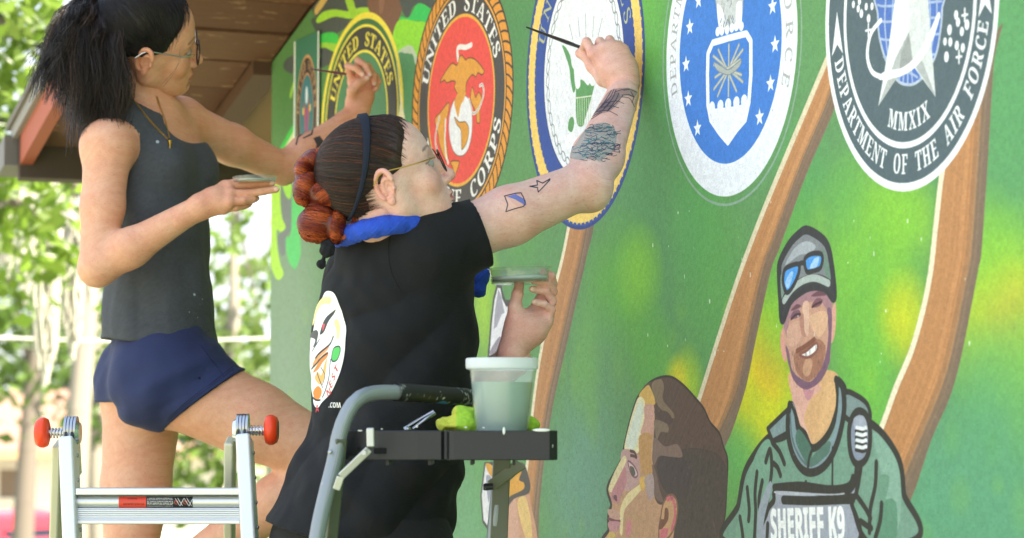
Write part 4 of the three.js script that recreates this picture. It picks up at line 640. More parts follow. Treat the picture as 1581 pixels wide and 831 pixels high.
      const gg = new THREE.PlaneGeometry(0.138, 0.020, 1, 10), pp = gg.attributes.position; for (let k = 0; k < pp.count; k++) { const yy = pp.getY(k); pp.setZ(k, Math.sqrt(0.0131 ** 2 - yy ** 2)); } gg.computeVertexNormals(); gg.translate(at(248, 774, Zl).x, y + 0.009, z + 0.004);
      part('warning_label', gg, new THREE.MeshStandardMaterial({ map: t2, roughness: 0.4 }), rung, 'red and black warning label');
    }
  }
}
{ // step ladder with tool tray
  const S = thing('step_ladder', 'grey tubular step ladder with taped handle and black tool tray', 'ladder', V(at(680, 700, 4.1).x, 0, -4.1));
  const GREY = new THREE.MeshStandardMaterial({ map: scr(420, 63, '#90979c', ['#e6eaec', '#5d646a', '#f2f2f0']), metalness: 0.35, roughness: 0.42 });
  const p = (a, b, z) => at(470 + a / 2.856, 540 + b / 2.856, z);
  const lb = p(55, 831, 3.9), up = [lb, p(95, 640, 3.915), p(135, 480, 3.93), p(152, 385, 3.935), p(180, 300, 3.94), p(225, 228, 3.95), p(290, 195, 3.97), p(400, 188, 4.0)];
  const lf = lb.clone().add(lb.clone().sub(up[2]).multiplyScalar(5.6)); lf.y = 0.02;
  const rb = [p(720, 208, 4.16), p(800, 214, 4.2), p(850, 240, 4.22), p(868, 330, 4.22), p(862, 520, 4.21), p(845, 720, 4.2), p(836, 831, 4.2)]; const rf = rb[6].clone().add(rb[6].clone().sub(rb[4]).multiplyScalar(5.2)); rf.y = 0.02;
  const path = new THREE.CurvePath(); const all = [lf, lb.clone().lerp(lf, 0.3), ...up, p(560, 197, 4.08), ...rb, rf];
  part('frame_tube', tube(all, 0.0128, 220, 14), GREY, S);
  const grip = [p(400, 188, 4.0), p(480, 192, 4.035), p(560, 197, 4.08), p(640, 203, 4.12), p(715, 208, 4.157)];
  const gt = canvasTex(512, 128, (x) => { seed = 77; x.fillStyle = '#20211f'; x.fillRect(0, 0, 512, 128); for (let i = 0; i < 130; i++) { x.fillStyle = ['#cfd0cc', '#8f9494', '#b9bcb8', '#3a3c3a'][i % 4]; x.globalAlpha = rr(0.4, 0.95); const a = rnd() < 0.45 ? rr(420, 512) : rnd() < 0.5 ? rr(0, 60) : rr(0, 512), b = rr(0, 128); x.beginPath(); x.ellipse(a, b, rr(1, 11), rr(1, 5), rr(0, 3), 0, 7); x.fill(); } x.globalAlpha = 1; x.fillStyle = '#3f7fc4'; x.beginPath(); x.ellipse(330, 62, 44, 13, 0.1, 0, 7); x.fill(); });
  { const g = tube(grip, 0.0148, 60, 20), u = g.attributes.uv; part('grip', g, new THREE.MeshStandardMaterial({ map: gt, roughness: 0.6 }), S, 'black tape grip flecked with paint'); }
  // tray
  const tl = p(172, 360, 3.92), tr = p(1112, 352, 3.92), yt = tr.y, yb = p(900, 488, 3.92).y, w = tr.x - tl.x, h = yt - yb - 0.002, Zf = 3.92;
  const out = [[0, 0.045], [0.055, 0.022], [0.12, 0.010], [w * 0.455, 0.010], [w * 0.47, 0.016], [w * 0.487, 0.016], [w * 0.5, 0.002], [w * 0.52, 0], [w - 0.012, 0], [w, 0.010], [w, 0.20], [w - 0.02, 0.215], [0.02, 0.235], [0, 0.22]];
  const sh = new THREE.Shape(out.map(([a, b]) => new THREE.Vector2(a, b))), cx = w / 2, cy = 0.12, inner = out.map(([a, b]) => new THREE.Vector2(cx + (a - cx) * 0.965, cy + (b - cy) * 0.92));
  sh.holes.push(new THREE.Path(inner.reverse()));
  const ex = (s, d, bev) => new THREE.ExtrudeGeometry(s, { depth: d, bevelEnabled: true, bevelSize: bev, bevelThickness: bev, bevelSegments: 2, curveSegments: 4 }).applyMatrix4(basis(V(1, 0, 0), V(0, 0, -1), V(0, 1, 0), V(tl.x, yb + bev, -Zf)));
  const TR = new THREE.MeshStandardMaterial({ color: '#191b1f', roughness: 0.42, bumpMap: stuccoN, bumpScale: 0.0004 });
  const tray = part('tool_tray', ex(sh, h - 0.003, 0.0015), TR, S, 'black plastic tool tray'); part('tray_floor', new THREE.BoxGeometry(w - 0.012, 0.005, 0.185).translate(tl.x + w / 2, yb + 0.004, -Zf - 0.125), TR, tray);
  part('tray_ribs', [0.2, 0.4, 0.6, 0.8].map((t) => new THREE.BoxGeometry(0.005, 0.009, 0.17).translate(tl.x + w * t, yb - 0.004, -Zf - 0.125)), DARKM, tray);
  part('slot', new THREE.BoxGeometry(0.030, 0.0095, 0.004).rotateY(0.22).translate(p(340, 448, 3.9).x, p(340, 448, 3.9).y, -3.9385), mat('#08080a', 0.9), tray); part('slot', new THREE.CylinderGeometry(0.0034, 0.0034, 0.004, 14).rotateX(Math.PI / 2).translate(p(223, 441, 3.9).x, p(223, 441, 3.9).y, -3.9485), mat('#08080a', 0.9), tray);
  // paint drips on the tray
  const WH = mat('#eceeec', 0.5), drip = [];
  for (const [a, b, ww, hh] of [[880, 358, 12, 34], [1045, 355, 78, 14], [712, 343, 14, 6], [790, 344, 10, 5], [495, 339, 8, 12], [240, 358, 22, 7], [1095, 425, 3, 14], [338, 350, 10, 5]]) { const q = p(a, b, 3.92), dz = a < 600 ? -0.008 - (a < 300 ? 0.022 : a < 420 ? 0.012 : 0) : 0.003; drip.push(new THREE.SphereGeometry(1, 14, 10).scale(ww / 2 / 2.856 * 3.92 / FPX, hh / 2 / 2.856 * 3.92 / FPX, 0.0014).translate(q.x, q.y, -3.92 + dz)); }
  part('paint_drips', drip, WH, tray, 'white paint drips');
  // latch
  const la = p(290, 345, 3.88), lm = p(292, 430, 3.88), lc = p(262, 455, 3.88), ld = p(160, 560, 3.895), le = p(140, 618, 3.9);
  part('latch', [boxAB(lm, la, 0.006, 0.0125, 0.0025, V(1, 0, 0)), boxAB(p(285, 440, 3.88), ld, 0.005, 0.0125, 0.0018, V(0, 0, 1).cross(UP)), boxAB(ld, le, 0.005, 0.0125, 0.0018, V(1, 0, 0))], mat('#c4c6c3', 0.4, { metalness: 0.6 }), S, 'flat metal latch bar'); part('bolt', new THREE.CylinderGeometry(0.0044, 0.0044, 0.006, 6).rotateX(Math.PI / 2).translate(lc.x, lc.y, lc.z + 0.005), STEEL, S);
  for (const [a, b] of [[112, 452], [83, 592]]) { const q = p(a, b, 3.905); part('bolt', new THREE.SphereGeometry(0.004, 12, 8).scale(1, 1, 0.6).translate(q.x, q.y, q.z + 0.013 - 0.02), STEEL, S); }
  // rear leg bracket and knob, back legs, steps
  const OL = mat('#5d6152', 0.5, { metalness: 0.3 }); part('bracket', boxAB(p(825, 600, 4.17), p(955, 505, 4.2), 0.004, 0.022, 0.001, V(0, 0, 1).cross(UP)), mat('#7f8060', 0.5, { metalness: 0.2 }), S); part('knob', [rod(p(832, 604, 4.16), p(798, 606, 4.16), 0.0055, 0.0065), rod(p(798, 606, 4.16), p(788, 606, 4.16), 0.0065, 0.005)], DARKM, S);
  part('channel_leg', [boxAB(rb[4].clone().add(V(0.004, 0.02, 0.013)), rf.clone().add(V(0.004, 0, 0.013)), 0.010, 0.030, 0.002, V(1, 0, 0))], OL, S);
  for (const [a, b] of [[lf, -0.62], [rf, -0.62]]) part('rear_leg', boxAB(V(a.x, 0.02, a.z + b), a === lf ? up[3] : rb[3], 0.02, 0.03, 0.003), OL, S);
  for (const t of [0.3, 0.6, 0.88]) { const a = lf.clone().lerp(up[2], t), b = rf.clone().lerp(rb[4], t); if (t < 0.85) part('step', boxAB(a, b, 0.09, 0.02, 0.003), DARKM, S); }
}
// tub of water
{
  const c = at(775, 662, 4.02), top = at(775, 553, 4.02).y, T = thing('water_tub', 'clear plastic deli tub of cloudy paint water on the black tray', 'tub', V(c.x, c.y - 0.012, c.z)), y0 = c.y - 0.012, H = top - y0, r0 = 0.0430, r1 = 0.0535, rim = 0.0605;
  const lathe = (pp, n = 64) => new THREE.LatheGeometry(pp.map(([a, b]) => new THREE.Vector2(a, b)), n).translate(c.x, y0, c.z);
  const yr = H - 0.019, plastic = new THREE.MeshPhysicalMaterial({ color: '#fafcfc', transmission: 0.8, thickness: 0, roughness: 0.18, ior: 1.45 });
  part('wall', lathe([[0, 0], [r0 - 0.003, 0], [r0, 0.003], [r1, yr]]), plastic, T); part('rim', lathe([[r1, yr - 0.001], [rim - 0.002, yr], [rim, yr + 0.003], [rim, H - 0.002], [rim - 0.002, H], [rim - 0.005, H], [r1, H - 0.003], [r1 - 0.001, yr]]), new THREE.MeshPhysicalMaterial({ color: '#f4f8fa', transmission: 0.45, thickness: 0, roughness: 0.35 }), T);
  const wl = at(775, 590, 4.02).y - y0; part('water', lathe([[0, 0.001], [r0 - 0.0035, 0.001], [mix(r0, r1, wl / yr) - 0.0012, wl - 0.001], [mix(r0, r1, wl / yr) - 0.002, wl], [0, wl]]), new THREE.MeshPhysicalMaterial({ color: '#9cc4b4', roughness: 0.2, transmission: 0.35, thickness: 0 }), T, 'cloudy grey green water');
}
// rag
{
  seed = 90; const q = (a, b, z) => at(470 + a / 2.856, 540 + b / 2.856, z), items = [[ell(q(720, 300, 4.07), V(0.026, 0.022, 0.028)), 0], [ell(q(650, 325, 4.06), V(0.017, 0.016, 0.022)), 0.015], [ell(q(690, 335, 4.05), V(0.04, 0.012, 0.03)), 0.01], [ell(q(1010, 335, 4.09), V(0.015, 0.016, 0.03)), 0.01], [cone(q(720, 335, 4.11), q(1010, 340, 4.11), 0.012), 0.01]], f0 = field(items), f = (x, y, z) => f0(x, y, z) + 0.004 * Math.sin(x * 130 + y * 90 + 2 * noise(x * 40, y * 40, z * 40)) + 0.002 * noise(x * 130, y * 130, z * 130);
  const g1 = lin('#a9d63c'), g2 = lin('#d8dc4e'); const [a, b] = box3([q(600, 240, 4.03), q(1040, 360, 4.14)], 0.03);
  single('rag', net(f, a, b, 0.003, (x, y, z) => { const s = x < q(672, 0, 4.06).x ? g2 : g1, v = 1 + 0.15 * noise(x * 300, y * 300, z * 300); return s.map((k) => k * v); }), clothMat({ sheen: 0.1 }), 'lime green and yellow rag bunched on the tray behind the tub', 'rag');
}
// pliers handles on the tray
{ const q = (a, b, z) => at(470 + a / 2.856, 540 + b / 2.856, z), T = thing('pliers', 'small silver pliers lying in the black tray', 'pliers', q(480, 340, 4.0)); part('handle', tube([q(440, 350, 4.02), q(520, 300, 4.02), q(570, 272, 4.02)], 0.0028, 16, 8), STEEL, T); part('handle', tube([q(480, 350, 4.0), q(530, 310, 4.0), q(575, 280, 4.01)], 0.0028, 16, 8), STEEL, T); part('pivot', new THREE.SphereGeometry(0.006, 12, 8).translate(...q(455, 352, 4.02).toArray()), STEEL, T); }
// the work platforms underfoot
for (const [x, z, y, lab] of [[at(222, 1150, 5.46).x + 0.05, -5.48, 0.86, 'wooden work platform under the person in shorts'], [at(540, 1480, 4.5).x + 0.05, -4.52, 0.615, 'wooden work platform under the person in the black shirt']]) {
  const T = thing('work_platform', lab, 'platform', V(x, 0, z)); const WD = mat('#9a7a52', 0.8);
  for (let i = 0; i < 3; i++) part('board', new RoundedBoxGeometry(0.6, 0.03, 0.125, 1, 0.004).translate(x, y - 0.015, z + (i - 1) * 0.13), WD, T);
  for (const a of [-1, 1]) for (const b of [-1, 1]) part('leg', new THREE.BoxGeometry(0.045, y - 0.031, 0.045).translate(x + a * 0.26, (y - 0.031) / 2, z + b * 0.15), WD, T);
}
// ---------- the woman in the tank top ----------
{
  seed = 303;
  const col = skinColor('#eeb896', '#e89f7c'), P = (x, y, z) => at(x, y, z);
  const RSh = P(166, 226, 5.27), REl = P(150, 414, 5.2), RWr = P(296, 326, 5.18), LSh = P(279, 186, 5.58), LEl = P(436, 260, 5.82), LWr = P(552, 176, 5.93);
  const HR = P(272, 592, 5.34), HL = P(222, 600, 5.48), KR = P(520, 712, 5.32), AR = P(262, 890, 5.4), KL = P(199, 880, 5.46), AL = P(222, 1150, 5.5);
  const M = headFrame(224, 97, 5.29, 17, 0, 38, 1.08);
  const neckT = V(0, -0.05, -0.025).applyMatrix4(M), neckB = P(236, 172, 5.44);
  const FW = V(Math.cos(-23 * Math.PI / 180), 0, -Math.sin(-23 * Math.PI / 180)), LF = V(-FW.z, 0, FW.x).negate();
  const chest = P(240, 262, 5.44), torso = loft([[P(233, 163, 5.44), 0.085, 0.05, -20], [P(236, 190, 5.44), 0.150, 0.068, -22], [P(240, 222, 5.44), 0.158, 0.08, -22], [P(243, 262, 5.44), 0.142, 0.086, -20], [P(246, 320, 5.44), 0.125, 0.084, -14], [P(247, 400, 5.43), 0.112, 0.083, -4], [P(250, 480, 5.42), 0.128, 0.094, 6], [P(252, 550, 5.41), 0.155, 0.108, 12], [P(250, 610, 5.41), 0.15, 0.105, 14]]);
  const bust = [1, -1].map((s) => ell(chest.clone().addScaledVector(FW, 0.06).addScaledVector(LF, s * 0.062), V(0.05, 0.055, 0.056)));
  const lower = [[torso, 0], [ell(P(230, 592, 5.33), V(0.078, 0.09, 0.078)), 0.035], [ell(P(208, 586, 5.5), V(0.074, 0.09, 0.076)), 0.035], [cone(HR, HR.clone().lerp(KR, 0.5), 0.098, 0.084), 0.05], [cone(HR.clone().lerp(KR, 0.5), KR, 0.084, 0.062), 0.02], [cone(HL, HL.clone().lerp(KL, 0.55), 0.092, 0.077), 0.05], [cone(HL.clone().lerp(KL, 0.55), KL, 0.077, 0.056), 0.02]];
  const calfR = KR.clone().lerp(AR, 0.35), calfL = KL.clone().lerp(AL, 0.35);
  const bodyItems = [...lower, ...bust.map((b) => [b, 0.03]), [cone(neckT, neckB, 0.052, 0.056), 0.03],
    [cone(P(236, 192, 5.46), RSh, 0.04, 0.05), 0.04], [cone(P(244, 185, 5.46), LSh, 0.045, 0.045), 0.04],
    [ball(RSh, 0.056), 0.03], [cone(RSh, RSh.clone().lerp(REl, 0.5), 0.053, 0.046), 0.02], [cone(RSh.clone().lerp(REl, 0.5), REl, 0.046, 0.038), 0.02], [cone(REl, REl.clone().lerp(RWr, 0.35), 0.039, 0.041), 0.02], [cone(REl.clone().lerp(RWr, 0.35), RWr, 0.041, 0.0265), 0.02],
    [ball(LSh, 0.05), 0.03], [cone(LSh, LSh.clone().lerp(LEl, 0.5), 0.05, 0.047), 0.02], [cone(LSh.clone().lerp(LEl, 0.5), LEl, 0.046, 0.038), 0.02], [cone(LEl, LEl.clone().lerp(LWr, 0.3), 0.038, 0.038), 0.02], [cone(LEl.clone().lerp(LWr, 0.3), LWr, 0.038, 0.026), 0.02],
    [cone(KR, calfR, 0.058, 0.058), 0.02], [cone(calfR, AR, 0.058, 0.036), 0.02], [cone(KL, calfL, 0.056, 0.058), 0.02], [cone(calfL, AL, 0.058, 0.036), 0.02],
    [cone(AR.clone().add(V(0, 0, 0)), AR.clone().add(V(-0.1, -0.06, 0.03)), 0.034, 0.026), 0.02], [cone(AL.clone().add(V(-0.03, -0.06, 0)), AL.clone().add(V(0.14, -0.075, -0.05)), 0.036, 0.028), 0.02]];
  const body = field(bodyItems), low = field(lower);
  const pts = [RSh, REl, RWr, LSh, LEl, LWr, HR, HL, KR, AR, KL, AL, neckT];
  const person = thing('person', 'person in charcoal tank top and navy shorts painting the black and yellow seal', 'person', V(P(222, 1150, 5.46).x, 0.68, -5.46));
  const [lo, hi] = box3([RSh, REl, RWr, LSh, LEl, LWr, neckT, HR], 0.14), [lo2, hi2] = box3([HR, HL, KR, AR, KL, AL], 0.16);
  hi2.y = lo.y = P(250, 500, 5.4).y;            // upper and lower halves meet under the top
  const geos = [net(body, lo, hi, 0.008, col), net(body, lo2, hi2.clone().setY(lo.y + 0.01), 0.009, col), ...headGeos(M, col, '#b8605a')];
  const hL = handField(5.93, 440, 80, 4.615, { size: 1.04, wrist: [525, 425, 0], arm: [380, 520, -0.03], palm: [[[560, 330, 0.012], 0.022]], fingers: [[[478, 215, 0.03], [448, 100, 0.012], [505, 118, -0.008], [553, 162, -0.014]], [[525, 195, 0.035], [520, 60, 0.015], [575, 100, -0.006], [606, 165, -0.012]], [[575, 210, 0.035], [592, 100, 0.022], [630, 160, 0.004], [638, 230, -0.002]], [[620, 250, 0.03], [650, 175, 0.03], [668, 210, 0.02], [650, 265, 0.008]]], thumb: [[475, 350, -0.012], [478, 275, -0.028], [525, 225, -0.03], [576, 194, -0.024]] });
  const hR = handField(5.18, 260, 240, 6.925, { size: 1.08, wrist: [320, 560, 0], arm: [100, 700, 0], palm: [[[480, 470, 0.01], 0.024]], fingers: [[[640, 330, 0.022], [820, 318, 0.028], [980, 306, 0.03], [1105, 300, 0.03]], [[660, 415, 0.004], [840, 408, 0.008], [1010, 385, 0.01], [1150, 362, 0.012]], [[650, 500, -0.008], [800, 486, -0.002], [900, 472, 0.012], [930, 465, 0.028]], [[590, 570, 0.002], [720, 560, 0.006], [820, 540, 0.02], [860, 525, 0.034]]], thumb: [[440, 430, 0.035], [600, 330, 0.055], [740, 300, 0.06], [860, 285, 0.058]] });
  for (const h of [hL, hR]) { const [a, b] = box3(h.pts, 0.03); geos.push(net(h.f, a, b, 0.003, (x, y, z) => col(x, y, z, 0.2))); }
  const skin = part('body', geos, skinMat(), person);
  part('fingernails', [...nails(hL), ...nails(hR)], mat('#e3b7a2', 0.3), person);
  eyes(M, person, '#4a3524');
  // top
  const tl = loft([[P(232, 158, 5.44), 0.10, 0.055, -22], [P(236, 190, 5.44), 0.164, 0.076, -22], [P(241, 225, 5.44), 0.170, 0.09, -22], [P(244, 262, 5.44), 0.155, 0.098, -20], [P(246, 320, 5.43), 0.148, 0.103, -14], [P(246, 400, 5.43), 0.142, 0.112, -4], [P(246, 470, 5.42), 0.155, 0.122, 4], [P(246, 560, 5.42), 0.165, 0.134, 8]]);
  const hole = [cone(P(184, 244, 5.12), P(160, 205, 5.5), 0.050, 0.064), cone(P(296, 172, 5.3), P(305, 190, 5.9), 0.066, 0.066), cone(P(221, 90, 5.40), P(233, 150, 5.39), 0.066, 0.060)];
  const hemY = P(246, 528, 5.42).y, shoulders = [cone(P(200, 176, 5.40), RSh, 0.036, 0.05), cone(P(256, 168, 5.52), LSh, 0.045, 0.045)];
  const tank = (x, y, z) => {
    let d = smin(tl(x, y, z), Math.min(shoulders[0](x, y, z), shoulders[1](x, y, z)) - 0.004, 0.03);
    for (const b of bust) d = smin(d, b(x, y, z) - 0.009, 0.04);
    const t = smooth(hemY + 0.45, hemY + 0.02, y);
    d += 0.005 * t * noise(x * 26, y * 5, z * 26) + gradFold([x, y, z], [0.5, 1, 0.2], 50, 0.0026 * t, 2) + gradFold([x, y, z], [1, 0.3, -0.6], 52, 0.0036 * t, 5);
    for (const h of hole) d = smax(d, -h(x, y, z), 0.006);
    d = smax(d, hemY + 0.006 * Math.sin(x * 14 + z * 9) - y, 0.004);
    return Math.max(d, -(body(x, y, z) + 0.004));
  };
  const [tlo, thi] = box3([P(120, 545, 5.3), P(370, 130, 5.6), P(246, 400, 5.2), P(246, 400, 5.66)], 0.02);
  const tankG = net(tank, tlo, thi, 0.0055, heather('#464a50', 0.35)); part('tank_top', tankG, clothMat(), person);
  { const p = surfaceAt(tank, 255, 212, 5.1, 5.6); if (p) { const s = []; for (const [a, b, r] of [[243, 219, 0.004], [252, 208, 0.002], [300, 455, 0.003], [308, 470, 0.002], [292, 482, 0.002], [305, 490, 0.0015], [285, 470, 0.0015], [312, 462, 0.0018], [298, 478, 0.0012]]) { const q = surfaceAt(tank, a, b, 5.1, 5.6); if (q) { const n = gradOf(tank, q); s.push(new THREE.SphereGeometry(r, 10, 6).scale(1, 1, 0.2).applyMatrix4(new THREE.Matrix4().lookAt(n, V(), UP)).translate(q.x, q.y, q.z)); } } part('paint_spots', s, mat('#aab6c0', 0.6), person); } }
  // shorts
  const hemR = P(322, 614, 5.34), dirR = V(0.60, -0.80, 0.0).normalize(), hemL = P(190, 622, 5.5).y, waist = P(250, 505, 5.42).y, thR = cone(HR, KR, 0.09, 0.07), thL = cone(HL, KL, 0.09, 0.06);
  const gap = ball(P(175, 640, 5.38), 0.02);
  const shorts = (x, y, z) => {
    let d = low(x, y, z) - 0.009 + 0.0025 * noise(x * 24, y * 24, z * 24);
    const fold = gradFold([x, y, z], [0.55, -0.8, 0.1], 62, 0.0042, 1) + 0.004 * noise(x * 14 - y * 30, z * 10, 3); d += fold * smooth(0.0, 0.1, 0.12 - Math.abs((x - hemR.x) * dirR.x + (y - hemR.y) * dirR.y + 0.05));
    const r = thR(x, y, z) < thL(x, y, z) + 0.012, cut = r ? (x - hemR.x) * dirR.x + (y - hemR.y) * dirR.y : hemL - y;
    d = smax(d, cut, 0.003); d = Math.max(d, y - waist); return Math.max(d, -(body(x, y, z) + 0.004));
  };
  const [slo, shi] = box3([P(90, 690, 5.3), P(400, 500, 5.3), P(250, 600, 5.16), P(250, 600, 5.66)], 0.01);
  part('shorts', net(shorts, slo, shi, 0.0055, heather('#222d57', 0.12)), clothMat({ roughness: 0.8 }), person);
  const SD = mat('#161d3a', 0.9), TD = mat('#33363b', 0.9);
  for (const o of [0, 4]) seam(shorts, along([[258 + o * 0.3, 650 - o], [296, 618 - o], [338, 587 - o], [372, 560 - o]], 16), 4.95, 5.7, 0.0008, SD, person);
  seam(shorts, along([[310, 534], [328, 558], [346, 582]], 8), 4.95, 5.7, 0.0009, SD, person); seam(tank, along([[151, 520], [196, 527], [246, 529], [300, 520], [338, 504]], 20), 4.95, 5.7, 0.0008, TD, person);
  // hair: cap, combed strands and a long wavy ponytail
  const tie = at(166, -6, 5.36).applyMatrix4(M.clone().invert()), S = new Strands(), dark = () => { const v = rr(0.6, 1.7); return [0.016 * v, 0.013 * v, 0.013 * v]; };
  const cap = hairCap(M, '#15120f', 0.005); scalpStrands(S, M, tie, 4200, 0.0075, dark, 0.0004);
  const T0 = at(166, -6, 5.36);
  for (let c = 0; c < 120; c++) {                 // wavy locks of uneven length
    const u = (c % 40) / 39 + rr(-0.04, 0.04), v = rr(-1, 1), len = rr(0.68, 1.05), ph = rr(0, 6), am = rr(0.005, 0.016), fr = rr(1.8, 3.8), tone = rr(0.5, 2.2), brown = rnd() < 0.35;
    const end = at(mix(62, 188, Math.pow(clamp(u), 0.85)) + rr(-8, 8), mix(140, 216, smooth(0, 0.6, u)) * len + rr(-6, 10), 5.31 + 0.07 * v), mid = at(mix(100, 182, u) + rr(-8, 8), mix(24, 78, u) + rr(-8, 8), 5.31 + 0.085 * v), up = at(mix(138, 172, u), mix(-6, 18, u), 5.34 + 0.05 * v), st = T0.clone().add(V(rr(-0.012, 0.012), rr(-0.012, 0.012), 0.016 * v));
    const cen = new THREE.CatmullRomCurve3([st, up, mid, end]).getPoints(15), n = 24 + (rnd() * 14 | 0);
    for (let i = 0; i < n; i++) {
      const a = rr(0, 6.28), r0 = Math.sqrt(rnd()) * 0.011, ext = rr(0.7, 1.2), fl = rr(-0.02, 0.02), f2 = rr(-0.02, 0.02), p2 = ph + rr(-0.5, 0.5);
      const pts2 = cen.map((p, k) => { const t = k / 15, q = t > 0.001 ? p.clone().lerp(cen[Math.max(k - 1, 0)], 1 - ext > 0 ? (1 - ext) * t * 3 : 0) : p.clone(), w = Math.sin(p2 + t * fr * 6.28) * am * t, sp = 0.35 + 0.65 * Math.sin(Math.min(t * 1.5, 1.35)); if (ext > 1 && k > 12) q.addScaledVector(p.clone().sub(cen[k - 1]), (ext - 1) * (k - 12) * 1.2); return q.add(V(Math.cos(a) * r0 * sp + w + fl * t * t, Math.sin(a) * r0 * sp * 0.7 - 0.3 * w, Math.sin(a * 2) * r0 * sp + w * 0.8 + f2 * t * t)); });
      const g = tone * rr(0.7, 1.3); S.add(pts2, 0.00085, 0.0004, brown ? [0.050 * g, 0.029 * g, 0.020 * g] : [0.017 * g, 0.013 * g, 0.012 * g]);
    }
  }
  for (let i = 0; i < 2; i++) S.add([at(277 + i, 76, 5.27), at(276 + i * 2, 94 + i, 5.255), at(270 - i * 3, 112, 5.25), at(252 - i * 7, 134 + i, 5.26)], 0.0004, 0.0003, dark());
  part('hair', [cap, S.geo()], new THREE.MeshPhysicalMaterial({ vertexColors: true, roughness: 0.38, specularIntensity: 0.8 }), person);
  part('hair_tie', new THREE.TorusGeometry(0.02, 0.007, 8, 20).applyMatrix4(basis(V(0, 0, 1), V(-0.3, 0.95, 0).normalize(), V(-0.95, -0.3, 0).normalize(), T0)), mat('#1d2a3c', 0.9), person);
  glasses(M, person, BLACKP, SILVER, 0.0017, 0.025, 0.0205);
  // necklaces
  const chainPts = (list) => list.map(([a, b]) => { const p = surfaceAt((x, y, z) => Math.min(tank(x, y, z), body(x, y, z)), a, b, 4.9, 5.7); return p ? p.addScaledVector(camera.position.clone().sub(p).normalize(), 0.004) : at(a, b, 5.35); });
  const chain = (pts3) => { const c = new THREE.CatmullRomCurve3(pts3, false, 'centripetal'), n = Math.round(c.getLength() / 0.0042), out = []; for (let i = 0; i <= n; i++) { const t = c.getTangentAt(i / n), p = c.getPointAt(i / n); out.push(new THREE.TorusGeometry(0.0021, 0.0007, 5, 8).applyMatrix4(new THREE.Matrix4().lookAt(V(), V(t.z, i % 2 ? t.x : -t.y, -t.x), t)).translate(p.x, p.y, p.z)); } return out; };
  part('necklace', [...chain(chainPts([[193, 138], [200, 147], [212, 162], [226, 180], [244, 200], [258, 214]])), ...chain(chainPts([[242, 150], [248, 168], [256, 190], [261, 212]])), ...chainPts([[262, 224]]).map((p) => new THREE.ConeGeometry(0.005, 0.02, 8).rotateX(Math.PI).translate(p.x, p.y, p.z))], GOLD, person);
  // forearm tattoo
  { const f = field(bodyItems), c = surfaceAt(f, 478, 218, 5.4, 6.1); if (c) { const Z = camera.position.clone().sub(c).normalize(), X = UP.clone().cross(Z).normalize(), Y = Z.clone().cross(X); const t = canvasTex(256, 256, (x) => { x.strokeStyle = x.fillStyle = 'rgba(62,66,74,0.85)'; x.lineWidth = 9; x.lineCap = 'round'; x.beginPath(); x.moveTo(45, 150); x.lineTo(55, 105); x.lineTo(110, 60); x.lineTo(150, 40); x.lineTo(140, 85); x.lineTo(90, 110); x.stroke(); x.beginPath(); x.moveTo(150, 110); x.lineTo(190, 95); x.lineTo(215, 130); x.lineTo(190, 160); x.lineTo(160, 190); x.lineTo(170, 150); x.closePath(); x.fill(); }); const g = patch(merge2(geos[0]), c, X, Y, 0.1, 0.1); if (g.attributes.position.count) part('tattoo', g, new THREE.MeshStandardMaterial({ map: t, transparent: true, roughness: 0.6 }), person, 'dark line tattoo on the forearm'); } }
  // brush and lid she holds
  const b0 = at(483, 107, 5.84), b1 = at(585, 122, 6.09), bt = (t) => b0.clone().lerp(b1, t);
  const br = thing('paintbrush', 'thin purple paintbrush held up to the black and yellow seal', 'paintbrush', b1.clone());
  part('handle', [rod(b0, bt(0.45), 0.0018, 0.0036, 10), rod(bt(0.45), bt(0.72), 0.0036, 0.0026, 10)], mat('#7c4566', 0.35), br); part('ferrule', rod(bt(0.72), bt(0.88), 0.0027, 0.0026, 10), GOLD, br); part('bristles', rod(bt(0.88), b1, 0.0026, 0.0006, 8), mat('#c9a13a', 0.9), br);
  const lc = at(393, 281, 5.2), lid = thing('paint_lid', 'small clear lid of paint resting on the fingers of the person in the tank top', 'lid', lc.clone());
  const prof = (r, h, t) => new THREE.LatheGeometry([[0, 0], [r * 0.93, 0], [r * 0.97, h * 0.3], [r, h], [r + 0.002, h], [r + 0.002, h - t], [r * 0.985, h * 0.3], [r * 0.95, -t], [0, -t]].map(([a, b]) => new THREE.Vector2(a, b)), 40);
  const clear = new THREE.MeshPhysicalMaterial({ color: '#eef2f0', transmission: 0.9, thickness: 0, roughness: 0.15, ior: 1.45 });
  const tl2 = new THREE.Matrix4().makeRotationZ(0.02).setPosition(lc);
  part('dish', prof(0.046, 0.011, 0.0015).applyMatrix4(tl2), clear, lid); part('paint', new THREE.CylinderGeometry(0.036, 0.036, 0.004, 28).translate(0, 0.003, 0).applyMatrix4(tl2), mat('#cfd2c6', 0.35), lid);
}
function merge2(g) { return g; }
